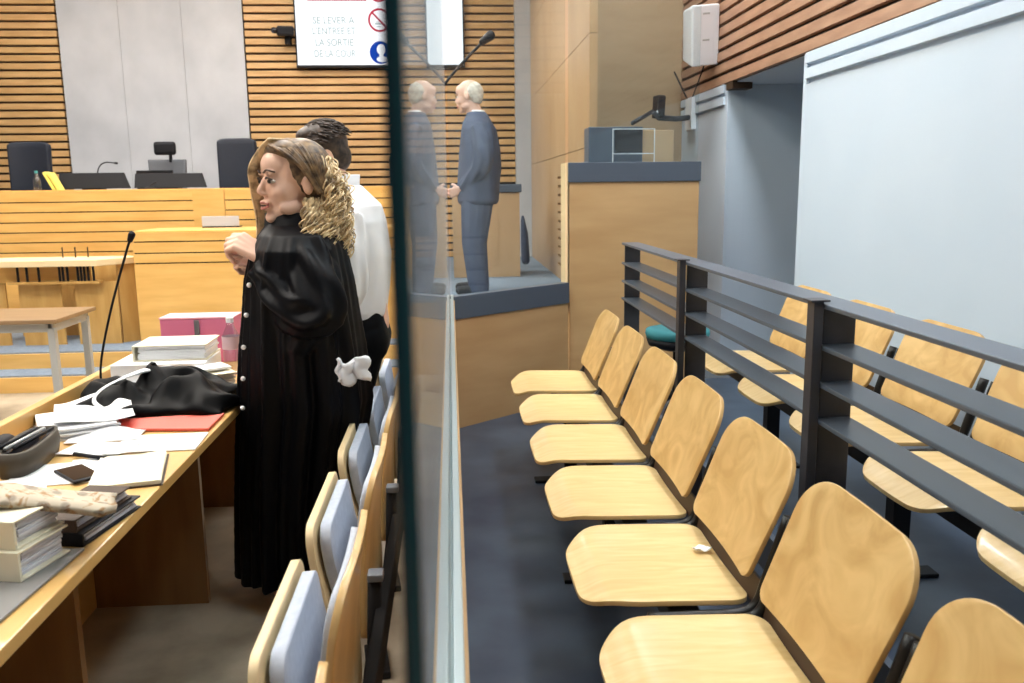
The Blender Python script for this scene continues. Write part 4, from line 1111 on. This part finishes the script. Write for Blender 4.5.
for rd, z in ((.076, 2.03), (.072, 2.085), (.064, 2.085), (.066, 2.03)):
    rs.append([(.225+rd*math.cos(2*PI*i/30), 7.2+rd*math.sin(2*PI*i/30), z) for i in range(30)])
rings(b, rs, cap=False); obj('shirt_collar', b, M['shirt'], t, smooth=True)
b = B(); chain(b, [(.225, 7.12, 1.38), (.225, 7.28, 1.38)], [.14, .14])
for s in (-1, 1):
    chain(b, [(.22, 7.2+s*.085, 1.35), (.19, 7.2+s*.12, 1.02), (.22, 7.2+s*.12, .655)], [.135, .105, .088])
obj('trousers', b, M['suit'], t, remesh=.010, sm=3)
b = B()
for s in (-1, 1): chain(b, [(.24, 7.2+s*.12, .64), (.06, 7.2+s*.14, .63)], [.045, .036])
obj('shoes', b, M['black'], t, remesh=.009, sm=2)
b = B(); ell(b, PS(-.040, 0, .020), (.080*kS, .080*kS, .082*kS), RS); ell(b, PS(-.055, 0, -.02), (.055*kS, .070*kS, .055*kS), RS)
obj('hair_cap', b, M['hairg'], t, remesh=.009, sm=2)

# ================================================================== LIGHTS
def added_ceiling_light(x, y, w, d, st, label):  # unseen panels, added and placed to brighten the room and chosen surfaces
    t = thing('added_ceiling_light', label, 'ceiling light', (x, y, 4.64), 'added unseen ceiling light panels')
    b = B(); box(b, x-w/2-.03, x-w/2, y-d/2-.03, y+d/2+.03, 4.62, 4.70); box(b, x+w/2, x+w/2+.03, y-d/2-.03, y+d/2+.03, 4.62, 4.70)
    box(b, x-w/2, x+w/2, y-d/2-.03, y-d/2, 4.62, 4.70); box(b, x-w/2, x+w/2, y+d/2, y+d/2+.03, 4.62, 4.70)
    obj('frame', b, M['spk'], t)
    obj('diffuser', box(B(), x-w/2, x+w/2, y-d/2, y+d/2, 4.64, 4.66), st, t)
LW = emit('added_lamp_warm_white', (1., .955, .88), 19.)
LC = emit('added_lamp_cool_white', (.90, .96, 1.), 19.)
for x, ys in ((-4.6, (1.0, 3.6, 6.2, 8.9)), (-2.6, (1.0, 3.6, 6.2, 8.9)), (-.9, (3.6, 6.2, 8.9))):
    for y in ys:
        added_ceiling_light(x, y, .6, 1.5, LW, 'unseen white ceiling light panel added over the courtroom')
for y in (1.2, 3.8, 6.3): added_ceiling_light(1.35, y, .6, 1.5, LC, 'unseen white ceiling light panel added over the dock')

w = bpy.data.worlds.new('World'); S.world = w; w.use_nodes = True
w.node_tree.nodes['Background'].inputs[0].default_value = (.80, .90, 1., 1)
w.node_tree.nodes['Background'].inputs[1].default_value = .10

# ================================================================== CAMERA
f_px = math.sqrt(151.5*4848.5 - 62*62)
Yv = V((450-512, 190-341.5, f_px)).normalized()
D = V((574-512, 5190-341.5, f_px)); D = D - Yv*(D.dot(Yv)); D.normalize()
Xv = D.cross(Yv); U = -D
Rw = Matrix((Xv, Yv, U))                   # world <- cv camera
cv = Matrix(((1, 0, 0), (0, -1, 0), (0, 0, -1)))
Rc = Rw @ cv
cam = bpy.data.cameras.new('Camera'); co = bpy.data.objects.new('Camera', cam); COL.objects.link(co)
cam.sensor_width = 36; cam.sensor_fit = 'HORIZONTAL'; cam.lens = f_px/1024*36
co.matrix_world = Matrix.Translation((0, 0, 1.45)) @ Rc.to_4x4()
cam.clip_start = .02
cam.dof.use_dof = True; cam.dof.focus_distance = 3.0; cam.dof.aperture_fstop = 5.6
S.camera = co

for o in bpy.data.objects:
    if '_o' in o: del o['_o']
S.view_settings.view_transform = 'Standard'; S.view_settings.look = 'None'
S.view_settings.gamma = 1; S.view_settings.use_curve_mapping = False
S.view_settings.exposure = .55
